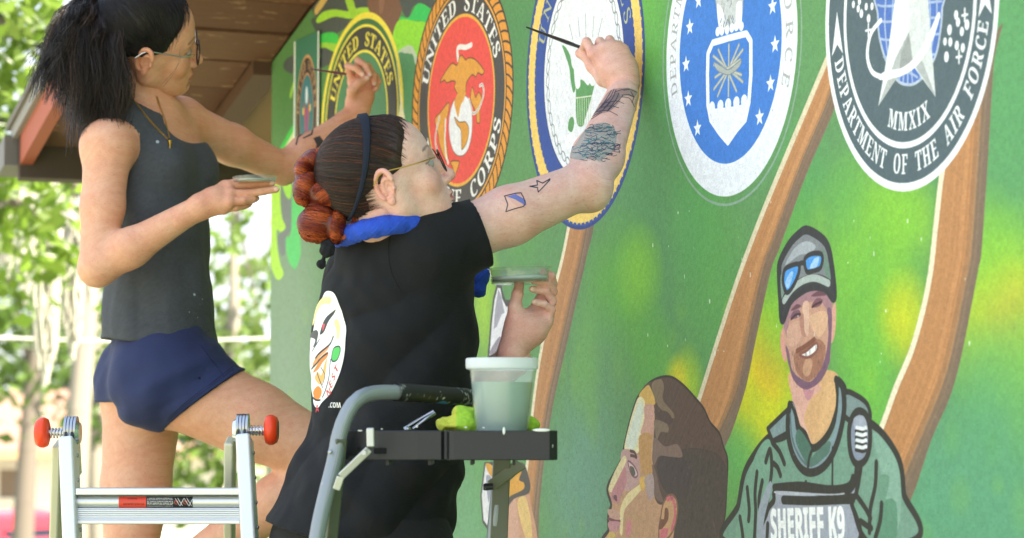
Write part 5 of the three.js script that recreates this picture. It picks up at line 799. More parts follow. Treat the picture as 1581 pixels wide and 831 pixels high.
// ---------- the woman in the black shirt ----------
{
  seed = 404;
  const col = skinColor('#f6d2c3', '#f0ac9d'), P = (x, y, z) => at(x, y, z);
  const RSh = P(664, 384, 4.36), REl = P(906, 284, 4.5), RWr = P(962, 146, 4.68), LSh = P(575, 380, 4.66), LEl = P(712, 610, 4.74), LWr = P(797, 556, 4.5);
  const M = headFrame(598, 290, 4.27, 7, 25, 8, 1.0);
  const neckT = V(0, -0.05, -0.03).applyMatrix4(M), neckB = P(592, 362, 4.43), fm = REl.clone().lerp(RWr, 0.3), um = RSh.clone().lerp(REl, 0.5);
  const HRp = P(600, 860, 4.42), HLp = P(520, 860, 4.58), KRp = P(590, 1190, 4.36), KLp = P(520, 1190, 4.6), ARp = P(570, 1480, 4.42), ALp = P(510, 1480, 4.62);
  const shRings = [[P(596, 346, 4.47), 0.06, 0.055, 18], [P(608, 370, 4.5), 0.145, 0.082, 20], [P(616, 400, 4.5), 0.185, 0.125, 20], [P(612, 450, 4.5), 0.192, 0.141, 20], [P(609, 560, 4.5), 0.192, 0.150, 20], [P(604, 640, 4.5), 0.19, 0.143, 20], [P(590, 700, 4.5), 0.2, 0.153, 20], [P(568, 760, 4.5), 0.208, 0.165, 20], [P(548, 825, 4.5), 0.21, 0.168, 20], [P(540, 900, 4.5), 0.2, 0.16, 20]];
  const torso = loft(shRings.map(([c, a, b, w]) => [c, a - 0.034, b - 0.034, w]));
  const body = field([[torso, 0], [cone(neckT, neckB, 0.05, 0.054), 0.03], [cone(P(604, 372, 4.46), RSh, 0.036, 0.044), 0.04], [cone(P(592, 372, 4.5), LSh, 0.045, 0.056), 0.05],
    [cone(RSh, um, 0.064, 0.053), 0.03], [cone(um, REl, 0.053, 0.0425), 0.02], [cone(REl, fm, 0.043, 0.047), 0.02], [cone(fm, RWr, 0.047, 0.0315), 0.02], [ball(P(914, 300, 4.51), 0.028), 0.03],
    [cone(LSh, LEl, 0.056, 0.04), 0.03], [cone(LEl, LWr, 0.042, 0.03), 0.02],
    [cone(HRp, KRp, 0.11, 0.07), 0.05], [cone(HLp, KLp, 0.11, 0.07), 0.05], [cone(KRp, ARp, 0.066, 0.042), 0.02], [cone(KLp, ALp, 0.066, 0.042), 0.02], [cone(ARp.clone().add(V(-0.03, -0.05, 0)), ARp.clone().add(V(0.13, -0.065, -0.05)), 0.038, 0.03), 0.02], [cone(ALp.clone().add(V(-0.03, -0.05, 0)), ALp.clone().add(V(0.13, -0.065, -0.05)), 0.038, 0.03), 0.02]]);
  const person = thing('person', 'person in a black T-shirt with red bun and headband painting the blue and gold seal', 'person', V(P(540, 1500, 4.5).x, 0.55, -4.5));
  const midY = P(560, 780, 4.5).y, [lo, hi] = box3([RSh, REl, RWr, LSh, neckT, LEl, P(600, 560, 4.36)], 0.12), [lo2, hi2] = box3([HRp, HLp, ARp, ALp], 0.2);
  lo.y = midY;
  const armBox = box3([P(700, 380, 4.4), REl, RWr, P(700, 300, 4.4)], 0.07);
  const armOnly = field([[cone(RSh, um, 0.052, 0.052), 0], [cone(um, REl, 0.053, 0.0425), 0.02], [cone(REl, fm, 0.043, 0.047), 0.02], [cone(fm, RWr, 0.047, 0.0315), 0.02], [ball(P(914, 300, 4.51), 0.028), 0.03]]);
  const armG = net(armOnly, armBox[0], armBox[1], 0.005, col);
  const core = field([[torso, 0], [cone(neckT, neckB, 0.05, 0.054), 0.03], [cone(P(604, 372, 4.46), RSh, 0.036, 0.044), 0.04], [cone(P(592, 372, 4.5), LSh, 0.045, 0.056), 0.05], [cone(RSh, um, 0.046, 0.044), 0.03], [cone(LSh, LEl, 0.056, 0.04), 0.03], [cone(LEl, LWr, 0.042, 0.03), 0.02]]);
  hi2.y = midY + 0.01; hi.x = P(800, 500, 4.5).x + 0.06;
  const geos = [net(core, lo, hi, 0.009, col), armG, net(body, lo2, hi2, 0.012, col), ...headGeos(M, col, '#c0605c')];
  const hR = handField(4.7, 800, 20, 4.614, { size: 1.08, wrist: [765, 520, 0], arm: [740, 690, -0.05], palm: [[[680, 400, -0.004], 0.03], [[760, 400, 0.0], 0.026]], fingers: [[[535, 290, -0.012], [487, 205, 0.0], [470, 250, 0.03], [520, 300, 0.045]], [[612, 250, -0.014], [583, 205, 0.004], [570, 240, 0.038], [560, 300, 0.05]], [[680, 240, -0.012], [652, 190, 0.01], [640, 230, 0.04], [620, 290, 0.05]], [[745, 265, -0.006], [722, 225, 0.014], [710, 260, 0.04], [690, 310, 0.05]]], thumb: [[610, 470, 0.02], [530, 380, 0.03], [490, 310, 0.034], [440, 288, 0.04]] });
  const hL = handField(4.48, 730, 390, 4.617, { size: 1.0, wrist: [270, 730, 0.01], arm: [190, 880, 0.06], palm: [[[360, 520, 0.004], 0.030], [[320, 600, 0.004], 0.024], [[430, 560, 0.008], 0.024]], fingers: [[[490, 330, 0.026], [572, 225, 0.014], [560, 165, -0.006], [500, 140, -0.018]], [[515, 375, 0.024], [572, 278, 0.01], [530, 215, -0.008], [430, 198, -0.018]], [[530, 430, 0.018], [570, 345, 0.006], [520, 275, -0.008], [425, 262, -0.016]], [[530, 490, 0.014], [565, 408, 0.004], [510, 368, -0.008], [440, 352, -0.014]]], thumb: [[300, 480, -0.012], [298, 390, -0.016], [318, 300, -0.008], [332, 222, 0.004]] });
  for (const h of [hR, hL]) { const [a, b] = box3(h.pts, 0.03); geos.push(net(h.f, a, b, 0.003, (x, y, z) => col(x, y, z, 0.3))); }
  const handG = geos[geos.length - 2];
  part('body', geos, skinMat(0.54), person);
  part('fingernails', nails(hL), mat('#e6bfb2', 0.3), person);
  eyes(M, person, '#55606a');
  // trousers and shirt
  const pants = (x, y, z) => Math.max(body(x, y, z) - 0.012, y - P(548, 790, 4.5).y, P(540, 1440, 4.5).y - y);
  { const [a, b] = box3([P(380, 770, 4.3), P(760, 770, 4.75), HRp, HLp, ARp, ALp], 0.13); part('trousers', net(pants, a, b, 0.012, heather('#1c1c20', 0.2)), clothMat(), person); }
  const sl = loft(shRings), cuff = P(744, 360, 4.4), cdir = V(0.93, 0.34, -0.12).normalize(), hemA = P(405, 806, 4.5).y, hemB = P(690, 845, 4.5).y, xa = P(405, 806, 4.5).x, xb = P(690, 845, 4.5).x;
  const sleeve = field([[cone(P(586, 378, 4.40), RSh, 0.046, 0.066), 0], [cone(P(560, 388, 4.44), P(600, 384, 4.50), 0.05, 0.05), 0.03], [cone(RSh, P(750, 357, 4.405), 0.068, 0.066), 0.03], [cone(P(750, 357, 4.405), P(800, 340, 4.43), 0.066, 0.062), 0.01]]), sleeveL = cone(LSh, LSh.clone().lerp(LEl, 0.7), 0.07, 0.06), neckCut = cone(P(590, 250, 4.4), P(594, 350, 4.45), 0.058, 0.058), nearArm = cone(RSh, REl, 0.05, 0.05);
  const shirt = (x, y, z) => {
    let d = sl(x, y, z); d = smin(d, sleeve(x, y, z), 0.035); d = smin(d, sleeveL(x, y, z), 0.03);
    // folds fall from the raised shoulder towards the low back, and bunch at the waist
    const u = (x - RSh.x), v = (y - RSh.y), w = smooth(0.05, 0.16, Math.hypot(u, v)) * smooth(0.62, 0.42, Math.hypot(u, v));
    d += w * (0.017 * (0.62 - Math.abs(Math.sin((u * 0.72 - v * 0.7) * 30 + 1.6 * noise(x * 6, y * 6, z * 6)))) * (0.4 + 0.6 * clamp(0.5 + 1.4 * noise(x * 5 + 9, y * 5, z * 5))) + 0.007 * noise(x * 18 + y * 16, z * 8, 1));
    d += smooth(-0.32, -0.42, v) * 0.005 * Math.sin(v * 52 + u * 26 + 3 * noise(x * 6, y * 4, z * 6)) + 0.0022 * noise(x * 30, y * 30, z * 30);
    const sd = (x - cuff.x) * cdir.x + (y - cuff.y) * cdir.y + (z - cuff.z) * cdir.z;
    if (nearArm(x, y, z) < 0.06) d = smax(d, sd, 0.003);
    d = smax(d, -neckCut(x, y, z), 0.006);
    d = Math.max(d, mix(hemA, hemB, (x - xa) / (xb - xa)) + 0.006 * Math.sin(x * 22) - y);
    return Math.max(d, -(Math.min(core(x, y, z), armOnly(x, y, z)) + 0.004));
  };
  const [slo, shi] = box3([P(385, 850, 4.4), P(790, 290, 4.4), P(600, 560, 4.24), P(600, 560, 4.82)], 0.01);
  const shirtG = net(shirt, slo, shi, 0.006, heather('#0f1116', 0.18)); part('tshirt', shirtG, clothMat({ sheen: 0.12 }), person);
  const SK = mat('#08090c', 0.9);
  for (const o of [13, 17]) seam(shirt, along([[763 - o, 310], [754 - o, 336], [741 - o, 368], [728 - o, 404]], 16), 4.05, 4.7, 0.0008, SK, person);
  seam(shirt, along([[606, 352], [600, 380], [604, 420], [622, 456]], 16), 4.05, 4.7, 0.001, SK, person);
  // print on the back
  { const k = 4.155, zx = 470, zy = 440, x0 = 476, x1 = 540, y0 = 446, y1 = 642, c = surfaceAt(shirt, 500, 545, 4.1, 4.7);
    if (c) {
      const Z = V(-0.62, 0.02, 0.78).normalize(), X = UP.clone().cross(Z).normalize(), Y = Z.clone().cross(X).normalize(), w = 0.19, h = 0.27;
      const loc = (a, b) => { const p = surfaceAt(shirt, a, b, 4.05, 4.75) || surfaceAt(shirt, a + 6, b, 4.05, 4.75) || surfaceAt(shirt, a + 14, b, 4.05, 4.75) || c; const d = p.clone().sub(c); return [(d.dot(X) / w + 0.5) * 512, (0.5 - d.dot(Y) / h) * 728]; };
      const zz = (s) => s.trim().split(/\s+/).map((q) => { const [a, b] = q.split(',').map(Number); return loc(zx + a / k, zy + b / k); });
      const t = canvasTex(512, 728, (g) => {
        const F = (s, cc) => { trace(g, zz(s), true, true); g.fillStyle = cc; g.fill(); }, Ln = (s, cc, lw) => { trace(g, zz(s), false, true); g.strokeStyle = cc; g.lineWidth = lw; g.lineCap = 'round'; g.stroke(); };
        F('40,380 34,300 50,200 90,90 140,45 180,45 210,85 240,160 262,230 270,310 258,450 225,580 180,680 120,750 85,790 60,740 48,600', '#f2f2ee');
        Ln('60,240 80,160 120,105 165,100', '#f0e29a', 34); Ln('210,240 222,290 218,330', '#f0e29a', 30);
        F('205,158 160,230 130,300 103,318 120,250 150,200', '#44464e'); F('120,250 135,255 120,295', '#d9566a'); F('40,330 80,290 95,340 88,380 60,400 70,350', '#5a5a58'); F('95,310 112,340 90,390 82,370', '#fbfbf8'); Ln('55,425 75,390 100,350', '#4a4a50', 6);
        F('60,500 100,430 160,385 150,420 100,470 65,530', '#e2a06a'); F('60,560 100,480 150,430 145,470 95,540', '#d98f50'); F('70,600 90,560 110,580 125,540 150,470 140,560 110,640', '#e7b56a'); Ln('75,470 110,430 165,385 190,330', '#3a3a44', 9); Ln('50,540 100,480 150,440', '#3a3a44', 8); Ln('120,720 150,640 165,560 172,480', '#3a3a44', 8); Ln('85,560 105,620 120,660', '#3a3a44', 7); Ln('110,530 135,580 120,640', '#3a3a44', 6);
        F('60,690 90,650 115,680 100,730 70,735', '#ef8a2e'); F('178,470 190,410 225,395 235,420 215,480 185,492', '#55c25a'); trace(g, zz('178,470 190,410 225,395 235,420 215,480 185,492'), true, true); g.strokeStyle = '#2e3a3a'; g.lineWidth = 7; g.stroke(); Ln('55,720 80,740 105,740', '#2c2c30', 9);
        g.fillStyle = '#c9434c'; g.textAlign = 'center'; g.textBaseline = 'middle';
        for (const [ch, a, b, rot] of [['N', 160, 690, -0.5], ['E', 172, 640, -0.6], ['S', 190, 590, -0.75], ['T', 208, 540, -0.85], ['A', 85, 795, -0.1]]) { g.save(); g.translate(...zz(a + ',' + b)[0]); g.rotate(rot); g.scale(1.25, 1); g.font = 'bold 50px sans-serif'; g.fillText(ch, 0, 0); g.restore(); }
        g.fillStyle = '#eeeeea'; g.font = 'bold 36px sans-serif'; const [tx, ty] = zz('195,772')[0]; g.fillText('.COM', tx, ty);
      });
      part('shirt_print', patch(shirtG, c, X, Y, w, h, 0.1, 0.0012), new THREE.MeshStandardMaterial({ map: t, transparent: true, roughness: 0.7 }), person, 'white oval bird and nest print on the back of the shirt');
    } }
  // hair, bun and headband
  const S = new Strands(), tie = at(500, 262, 4.37).applyMatrix4(M.clone().invert());
  const pick = () => { const v = rr(0.5, 1.8); return rnd() < 0.1 ? [0.16 * v, 0.05 * v, 0.022 * v] : [0.040 * v, 0.027 * v, 0.022 * v]; };
  const cap = hairCap(M, '#33251f', 0.003); scalpStrands(S, M, tie, 5200, 0.0052, pick, 0.00036);
  part('hair', [cap, S.geo()], new THREE.MeshPhysicalMaterial({ vertexColors: true, roughness: 0.42, specularIntensity: 0.7 }), person);
  const B = new Strands(), red = (t) => { const v = rr(0.55, 1.35); return [mix(0.22, 0.58, t) * v, mix(0.026, 0.12, t) * v, mix(0.012, 0.028, t) * v]; };
  const lobes = [[488, 246, 4.36, 0.030, 0.022, 0.9], [468, 262, 4.35, 0.020, 0.022, 0.3], [472, 292, 4.34, 0.027, 0.032, 0.35], [504, 300, 4.33, 0.030, 0.024, -0.7], [490, 345, 4.34, 0.042, 0.036, 0.25], [520, 350, 4.34, 0.020, 0.032, 0.2]];
  const bunF = field(lobes.map(([a, b, z, ru, rv]) => [ell(at(a, b, z), V(ru * 0.9, rv * 0.9, 0.030)), 0.012])); const [ba, bb] = box3(lobes.map(([a, b, z]) => at(a, b, z)), 0.055);
  const bunG = net(bunF, ba, bb, 0.004, () => [0.12, 0.018, 0.01]);
  for (const [a, b, z, ru, rv, tw] of lobes) {
    const c = at(a, b, z);
    for (let i = 0; i < 900; i++) {                 // locks wrapped round each coil
      const lat = rr(-1.35, 1.35), ph = rr(0, 6.28), sp = rr(0.9, 1.8), pts = [], k = rr(0.93, 1.06);
      for (let j = 0; j <= 9; j++) { const al = ph + j / 9 * sp, l = lat * (0.55 + 0.45 * Math.cos((j / 9 - 0.5) * 2)), p = V(Math.cos(al) * Math.cos(l) * 0.8, Math.sin(l), Math.sin(al) * Math.cos(l)); const q = V(p.y * Math.sin(tw) + p.x * Math.cos(tw), p.y * Math.cos(tw) - p.x * Math.sin(tw), p.z); pts.push(c.clone().add(V(q.x * ru * k, q.y * rv * k, q.z * 0.032 * k))); }
      B.add(pts, 0.00052, 0.0004, red(clamp(0.5 + 0.5 * Math.sin(lat * 5 + a) + rr(-0.3, 0.3))));
    }
  }
  for (let i = 0; i < 60; i++) B.add([at(520 + rr(-6, 6), 362 + rr(-4, 4), 4.33), at(530, 368 + rr(-3, 3), 4.325), at(543 + rr(-4, 4), 352 + rr(-5, 5), 4.32), at(548 + rr(-3, 3), 340 + rr(-6, 4), 4.325)], 0.0008, 0.0005, red(0.5));
  part('bun', [bunG, B.geo()], new THREE.MeshPhysicalMaterial({ vertexColors: true, roughness: 0.36 }), person, 'coiled orange red bun');
  { const top = V(0, 0.13, 0.012), low = V(0, -0.03, -0.085), e = top.clone().sub(HC).normalize(), l2 = low.clone().sub(HC).normalize(), P2 = [], I2 = [], hw = 0.0085, n = 60;
    for (let i = 0; i <= n; i++) { const a = i / n * Math.PI * 2, dy = Math.cos(a) * 0.5 + 0.5, mid2 = l2.clone().lerp(e, dy), d = mid2.add(V(Math.sin(a) * 1.0, 0, 0)).normalize(), al = V(0, 0.25, 1).normalize(); for (const [o, li] of [[-hw, 0.008], [-hw * 0.9, 0.0125], [hw * 0.9, 0.0125], [hw, 0.008]]) { const dd = d.clone().addScaledVector(al, o / 0.1).normalize(), p = HC.clone().addScaledVector(dd, scalp(dd) + li).applyMatrix4(M); P2.push(p.x, p.y, p.z); } }
    for (let i = 0; i < n; i++) for (let j = 0; j < 3; j++) { const q = i * 4 + j; I2.push(q, q + 1, q + 4, q + 1, q + 5, q + 4); }
    const g = new THREE.BufferGeometry(); g.setAttribute('position', new THREE.Float32BufferAttribute(P2, 3)); g.setIndex(I2); g.computeVertexNormals(); part('headband', g, mat('#1b2233', 0.95), person, 'dark navy stretch headband'); }
  part('hair_tie', [ell(at(505, 384, 4.33), V(0.014, 0.017, 0.012)), ell(at(496, 408, 4.33), V(0.009, 0.009, 0.008)), cone(at(503, 390, 4.33), at(497, 404, 4.33), 0.004)].map((f, i) => { const c = [[505, 384], [496, 408], [500, 397]][i]; const q = at(c[0], c[1], 4.33); return net((x, y, z) => f(x, y, z) + 0.003 * noise(x * 110, y * 110, z * 110), q.clone().addScalar(-0.026), q.clone().addScalar(0.026), 0.002); }), mat('#17181d', 0.95), person);
  glasses(M, person, mat('#2c2a28', 0.3, { metalness: 0.6 }), GOLD, 0.0012, 0.0235, 0.021);
  { const nt = V(-0.0195, -0.041, 0.101).applyMatrix4(M); part('nose_stud', new THREE.SphereGeometry(0.0014, 8, 6).translate(nt.x, nt.y, nt.z), SILVER, person); const et = V(-0.066, -0.012, 0.02).applyMatrix4(M); }
  // towel round the neck
  { const items = [], ring = new THREE.CatmullRomCurve3([[634, 345, 4.315], [596, 348, 4.298], [562, 355, 4.31], [534, 364, 4.365], [518, 366, 4.47], [545, 360, 4.56], [600, 350, 4.58], [650, 350, 4.53], [672, 350, 4.44], [660, 348, 4.36]].map((q) => P(...q)), true).getPoints(20);
    for (let i = 0; i < 20; i++) items.push([cone(ring[i], ring[i + 1], 0.0175, 0.0175), 0.006]);
    const front = [P(668, 350, 4.62), P(720, 395, 4.66), P(738, 420, 4.655), P(738, 446, 4.655)]; for (let i = 0; i < 3; i++) items.push([cone(front[i], front[i + 1], 0.02, [0.02, 0.022, 0.017][i]), 0.012]); items.push([cone(ring[0], front[0], 0.014, 0.018), 0.01]);
    const f0 = field(items), f = (x, y, z) => f0(x, y, z) + 0.003 * noise(x * 60, y * 60, z * 60) + 0.0012 * Math.sin(x * 900) * Math.sin(y * 900); const [a, b] = box3([...ring, ...front], 0.035); part('neck_towel', net(f, a, b, 0.004, heather('#2a52c8', 0.25)), clothMat({ roughness: 0.95 }), person, 'blue mesh towel round the neck'); }
  // arm tattoos
  const tattoo = (cx, cy, wpx, hpx, draw, zc = 4.5) => { const c = surfaceAt(armOnly, cx, cy, 4.2, 4.9) || surfaceAt(armOnly, cx - 8, cy, 4.2, 4.9); if (!c) return; const Z = camera.position.clone().sub(c).normalize(), X = UP.clone().cross(Z).normalize(), Y = Z.clone().cross(X), s = -c.z / FPX; const t = canvasTex(512, 512, (g) => { g.scale(512 / wpx, 512 / hpx); g.translate(wpx / 2 - cx, hpx / 2 - cy); g.lineCap = g.lineJoin = 'round'; draw(g); }); const ge = merge([armG, handG].map((q) => patch(q, c, X, Y, wpx * s, hpx * s, 0.17)).filter((q) => q.attributes.position.count)); if (ge.attributes.position.count) part('tattoo', ge, new THREE.MeshStandardMaterial({ map: t, transparent: true, roughness: 0.55 }), person); };
  const poly = (g, str, f, st, lw) => { const p = str.trim().split(/\s+/).map((q) => q.split(',').map(Number)).map(([a, b]) => [800 + a / 2.31, b / 2.31]); trace(g, p, !!f, true); if (f) { g.fillStyle = f; g.fill(); } if (st) { g.strokeStyle = st; g.lineWidth = lw; g.stroke(); } };
  tattoo(918, 196, 140, 140, (g) => {
    poly(g, '320,330 345,315 400,312 430,325 415,345 395,340 370,345 350,360 330,390 290,400 262,400 300,360', 'rgba(84,92,110,0.32)'); poly(g, '330,345 360,330 365,360 330,395 280,410 255,420', 'rgba(60,68,88,0.28)'); for (const q of ['300,370 350,360 380,370', '290,385 330,378 360,385', '280,398 320,395 355,412', '345,315 330,345 300,380', '370,345 400,350 418,380', '405,325 415,345 408,365', '335,320 318,350 292,384', '352,318 338,350 306,388', '362,330 350,356 322,392', '376,340 352,366 318,398', '318,352 300,378 268,408', '330,365 300,395 262,418', '400,314 372,318 345,328', '425,326 405,318 380,320', '418,345 396,336 372,338', '300,400 282,412 262,425']) poly(g, q, null, 'rgba(52,60,80,0.75)', 1.0);
    poly(g, '235,470 270,445 310,440 345,465 350,500 335,540 310,560 290,575 260,560 230,570 190,565 165,560 200,520', 'rgba(120,176,172,0.38)'); let s2 = 5; const r2 = () => (s2 = (s2 * 16807) % 2147483647) / 2147483647; for (let i = 0; i < 170; i++) { const a = 175 + r2() * 175, b = 445 + r2() * 125; if ((a - 285) ** 2 / 4600 + (b - 505) ** 2 / 4200 > 1 && !(b > 520 && a < 285)) continue; poly(g, `${a},${b} ${a + 6 + r2() * 16},${b - 8 + r2() * 16} ${a + 14 + r2() * 16},${b - 6 + r2() * 14}`, null, ['rgba(38,58,92,0.85)', 'rgba(52,120,128,0.8)', 'rgba(34,48,78,0.8)'][i % 3], 0.85); }
  });
  tattoo(812, 298, 84, 70, (g) => { g.strokeStyle = 'rgba(40,50,80,0.9)'; g.lineWidth = 1.5; g.beginPath(); [[852, 275], [838, 283], [829, 279], [830, 286], [818, 288], [830, 290], [831, 297], [838, 290]].forEach((p, i) => g[i ? 'lineTo' : 'moveTo'](...p)); g.closePath(); g.stroke(); g.fillStyle = 'rgba(110,130,215,0.75)'; g.beginPath(); g.moveTo(783, 304); g.lineTo(796, 300); g.lineTo(811, 309); g.lineTo(812, 318); g.lineTo(795, 308); g.closePath(); g.fill(); g.beginPath(); [[779, 303], [795, 299], [804, 298], [808, 305], [811, 314], [808, 319], [796, 322], [781, 327], [784, 316]].forEach((p, i) => g[i ? 'lineTo' : 'moveTo'](...p)); g.closePath(); g.stroke(); });
  // brush and lid
  const b0 = at(813, 42, 4.62), b1 = at(936, 88, 4.86), bt = (t) => b0.clone().lerp(b1, t), br = thing('paintbrush', 'long black paintbrush in the raised hand at the blue and gold seal', 'paintbrush', b1.clone());
  part('handle', [rod(b0, bt(0.5), 0.0017, 0.0042, 12), rod(bt(0.5), bt(0.74), 0.0042, 0.003, 12)], mat('#2a2826', 0.35), br); part('ferrule', rod(bt(0.74), bt(0.9), 0.0031, 0.003, 12), SILVER, br); part('bristles', rod(bt(0.9), b1, 0.003, 0.0008, 8), mat('#d9b779', 0.9), br);
  const lc = at(803, 437, 4.47), lid = thing('paint_lid', 'clear shallow lid of pale paint pinched between thumb and fingers below the raised arm', 'lid', lc.clone());
  const r = 0.058, h = 0.027, tm = new THREE.Matrix4().makeRotationZ(0.03).setPosition(lc), lathe = (pp) => new THREE.LatheGeometry(pp.map(([a, b]) => new THREE.Vector2(a, b)), 48).applyMatrix4(tm);
  const clear = new THREE.MeshPhysicalMaterial({ color: '#f2f6f4', transmission: 0.92, thickness: 0, roughness: 0.1, ior: 1.47 });
  part('dish', lathe([[0, 0.001], [r * 0.9, 0.001], [r * 0.93, h * 0.5], [r * 0.96, h], [r * 1.03, h + 0.001], [r * 1.03, h - 0.001], [r * 0.975, h - 0.0015], [r * 0.945, h * 0.5], [r * 0.915, -0.001], [0, -0.001]]), clear, lid); part('paint', lathe([[0, 0.003], [r * 0.88, 0.003], [r * 0.895, h * 0.42], [r * 0.80, h * 0.3], [0, 0.008]]), mat('#e4ebf2', 0.4), lid, 'pale blue white paint smeared in the lid');
}
// ---------- ground and background ----------
const groundY = (x, z) => -1.4 * smooth(9, 34, Math.hypot(x, z + 3)) + 0.06 * noise(x * 0.2, 0, z * 0.2);
{
  const g = new THREE.PlaneGeometry(500, 500, 160, 160).rotateX(-Math.PI / 2), p = g.attributes.position, u = g.attributes.uv;
  for (let i = 0; i < p.count; i++) { const x = p.getX(i), z = p.getZ(i); const k = 0.1 + 0.9 * Math.min(1, Math.hypot(x, z) / 250), X = x * k, Z = z * k; p.setXYZ(i, X, groundY(X, Z), Z); u.setXY(i, X / 9, Z / 9); }
  g.computeVertexNormals(); seed = 5;
  const t = noiseTex(512, (a, b) => { const n = tileN(a, b, 8) + 0.6 * tileN(a, b, 26, 3) + 0.5 * (rnd() - 0.5), s = smooth(-0.25, 0.35, n); return [mix(0.46, 0.64, s), mix(0.50, 0.62, s), mix(0.36, 0.56, s)]; }, true);
  const m = new THREE.Mesh(g, new THREE.MeshStandardMaterial({ map: t, roughness: 1 })); m.name = 'ground'; m.userData.kind = 'structure'; m.receiveShadow = true; scene.add(m);
}
class Leaves {
  constructor() { this.p = []; this.n = []; this.c = []; }
  leaf(c, size, col) {
    const a = V(rr(-1, 1), rr(-1, 0.5), rr(-1, 1)).normalize(), b = V(rr(-1, 1), rr(-1, 1), rr(-1, 1)).cross(a).normalize(), n = a.clone().cross(b), t = c.clone().addScaledVector(a, size), l = c.clone().addScaledVector(a, size * 0.45).addScaledVector(b, size * 0.3).addScaledVector(n, size * 0.08), r = c.clone().addScaledVector(a, size * 0.45).addScaledVector(b, -size * 0.3).addScaledVector(n, size * 0.08);
    for (const q of [c, l, t, c, t, r]) { this.p.push(q.x, q.y, q.z); this.n.push(-n.x, -n.y, -n.z); this.c.push(...col); }
  }
  geo() { const g = new THREE.BufferGeometry(); g.setAttribute('position', new THREE.Float32BufferAttribute(this.p, 3)); g.setAttribute('normal', new THREE.Float32BufferAttribute(this.n, 3)); g.setAttribute('color', new THREE.Float32BufferAttribute(this.c, 3)); g.setAttribute('uv', new THREE.Float32BufferAttribute(new Float32Array(this.p.length / 3 * 2), 2)); return g; }
}
const LEAF = new THREE.MeshPhysicalMaterial({ vertexColors: true, roughness: 1, transmission: 0.6, thickness: 0, ior: 1.2 }), BARK = mat('#6d655c', 0.95), BARKL = mat('#8a8378', 0.95);
function tree(label, px, Z, crowns, o) {           // crowns: [px, py, dz, rx, ry (pixels), leaves]
  const g0 = at(px, 700, Z), gy = groundY(g0.x, g0.z), T = thing('tree', label, 'tree', V(g0.x, gy, g0.z), 'trees behind the building'), L = new Leaves(), limbs = [], s = Z / FPX, topY = at(px, o.top, Z).y;
  const trunk = [V(g0.x, gy - 0.1, g0.z), V(g0.x + o.lean * 0.4, mix(gy, topY, 0.5), g0.z + 0.1), V(g0.x + o.lean, topY, g0.z)];
  for (let i = 0; i < 8; i++) { const a = new THREE.CatmullRomCurve3(trunk), t0 = i / 8, t1 = (i + 1) / 8; limbs.push(rod(a.getPoint(t0), a.getPoint(t1), o.r * mix(1, 0.5, t0), o.r * mix(1, 0.5, t1), 9)); }
  for (const [cx, cy, dz, rx, ry, n] of crowns) {
    const c = at(cx, cy, Z + dz), st = trunk[1].clone().lerp(trunk[2], rr(0.3, 1)); limbs.push(rod(st, c.clone().lerp(st, 0.45).add(V(0, 0.15, 0)), o.r * 0.4, o.r * 0.25, 7), rod(c.clone().lerp(st, 0.45).add(V(0, 0.15, 0)), c, o.r * 0.25, o.r * 0.08, 6));
    const clumps = Math.max(4, Math.round(n * (o.dens ?? 1.0) / 14));
    for (let k = 0; k < clumps; k++) {
      const d = V(rr(-1, 1), rr(-1, 1), rr(-1, 1)); if (d.length() > 1) d.normalize(); const cc = c.clone().add(V(d.x * rx * s, d.y * ry * s, d.z * (rx + ry) / 2 * s)), cr = o.leaf * rr(1.5, 3.4), tone = rr(0.6, 1.35);
      for (let q = 0; q < 14; q++) { const e = V(rr(-1, 1), rr(-1, 1), rr(-1, 1)); const v = tone * rr(0.75, 1.3); L.leaf(cc.clone().addScaledVector(e, cr), o.leaf * rr(0.7, 1.3), [o.col[0] * v, o.col[1] * v, o.col[2] * v]); }
    }
  }
  part('trunk', limbs, o.bark || BARK, T); part('crown', L.geo(), LEAF, T); return T;
}
seed = 808;
tree('near tree with large sunlit yellow green leaves beside the eave', -120, 11, [[20, 60, 0, 90, 80, 520], [-60, -60, 0, 130, 120, 420], [10, 180, 0.4, 70, 70, 300], [70, 340, 1.2, 60, 60, 380], [-10, 320, 0.6, 70, 60, 300]], { top: -40, r: 0.13, lean: 0.2, dens: 0.55, leaf: 0.11, col: [0.17, 0.27, 0.035] });
tree('tree with grey trunk and hanging moss behind the folding ladder', 106, 20, [[60, 300, 0, 110, 70, 300], [130, 180, 0, 120, 90, 300], [10, 440, 1, 60, 60, 160], [150, 480, 1, 50, 80, 130]], { top: 240, r: 0.13, lean: 0.25, leaf: 0.16, col: [0.12, 0.20, 0.035], bark: BARKL });
tree('slim tree seen between the tank top and the painted wall', 372, 24, [[380, 330, 0, 70, 40, 90], [350, 570, 0, 50, 50, 240], [395, 480, 1, 45, 50, 150], [335, 700, 0, 40, 50, 260]], { top: 300, r: 0.08, lean: -0.1, leaf: 0.18, col: [0.13, 0.21, 0.04], bark: BARKL });
tree('leafy tree with twin trunks behind the hanging moss', 30, 30, [[20, 470, 0, 100, 90, 260], [100, 420, 0, 80, 80, 180], [-20, 560, 0, 70, 50, 200]], { top: 380, r: 0.16, lean: 0.3, leaf: 0.22, col: [0.10, 0.17, 0.035] });
tree('pale trunked tree beside the white house', 160, 33, [[170, 520, 0, 90, 90, 240], [140, 600, 0, 60, 40, 120]], { top: 420, r: 0.17, lean: -0.2, leaf: 0.24, col: [0.10, 0.17, 0.04], bark: BARKL });
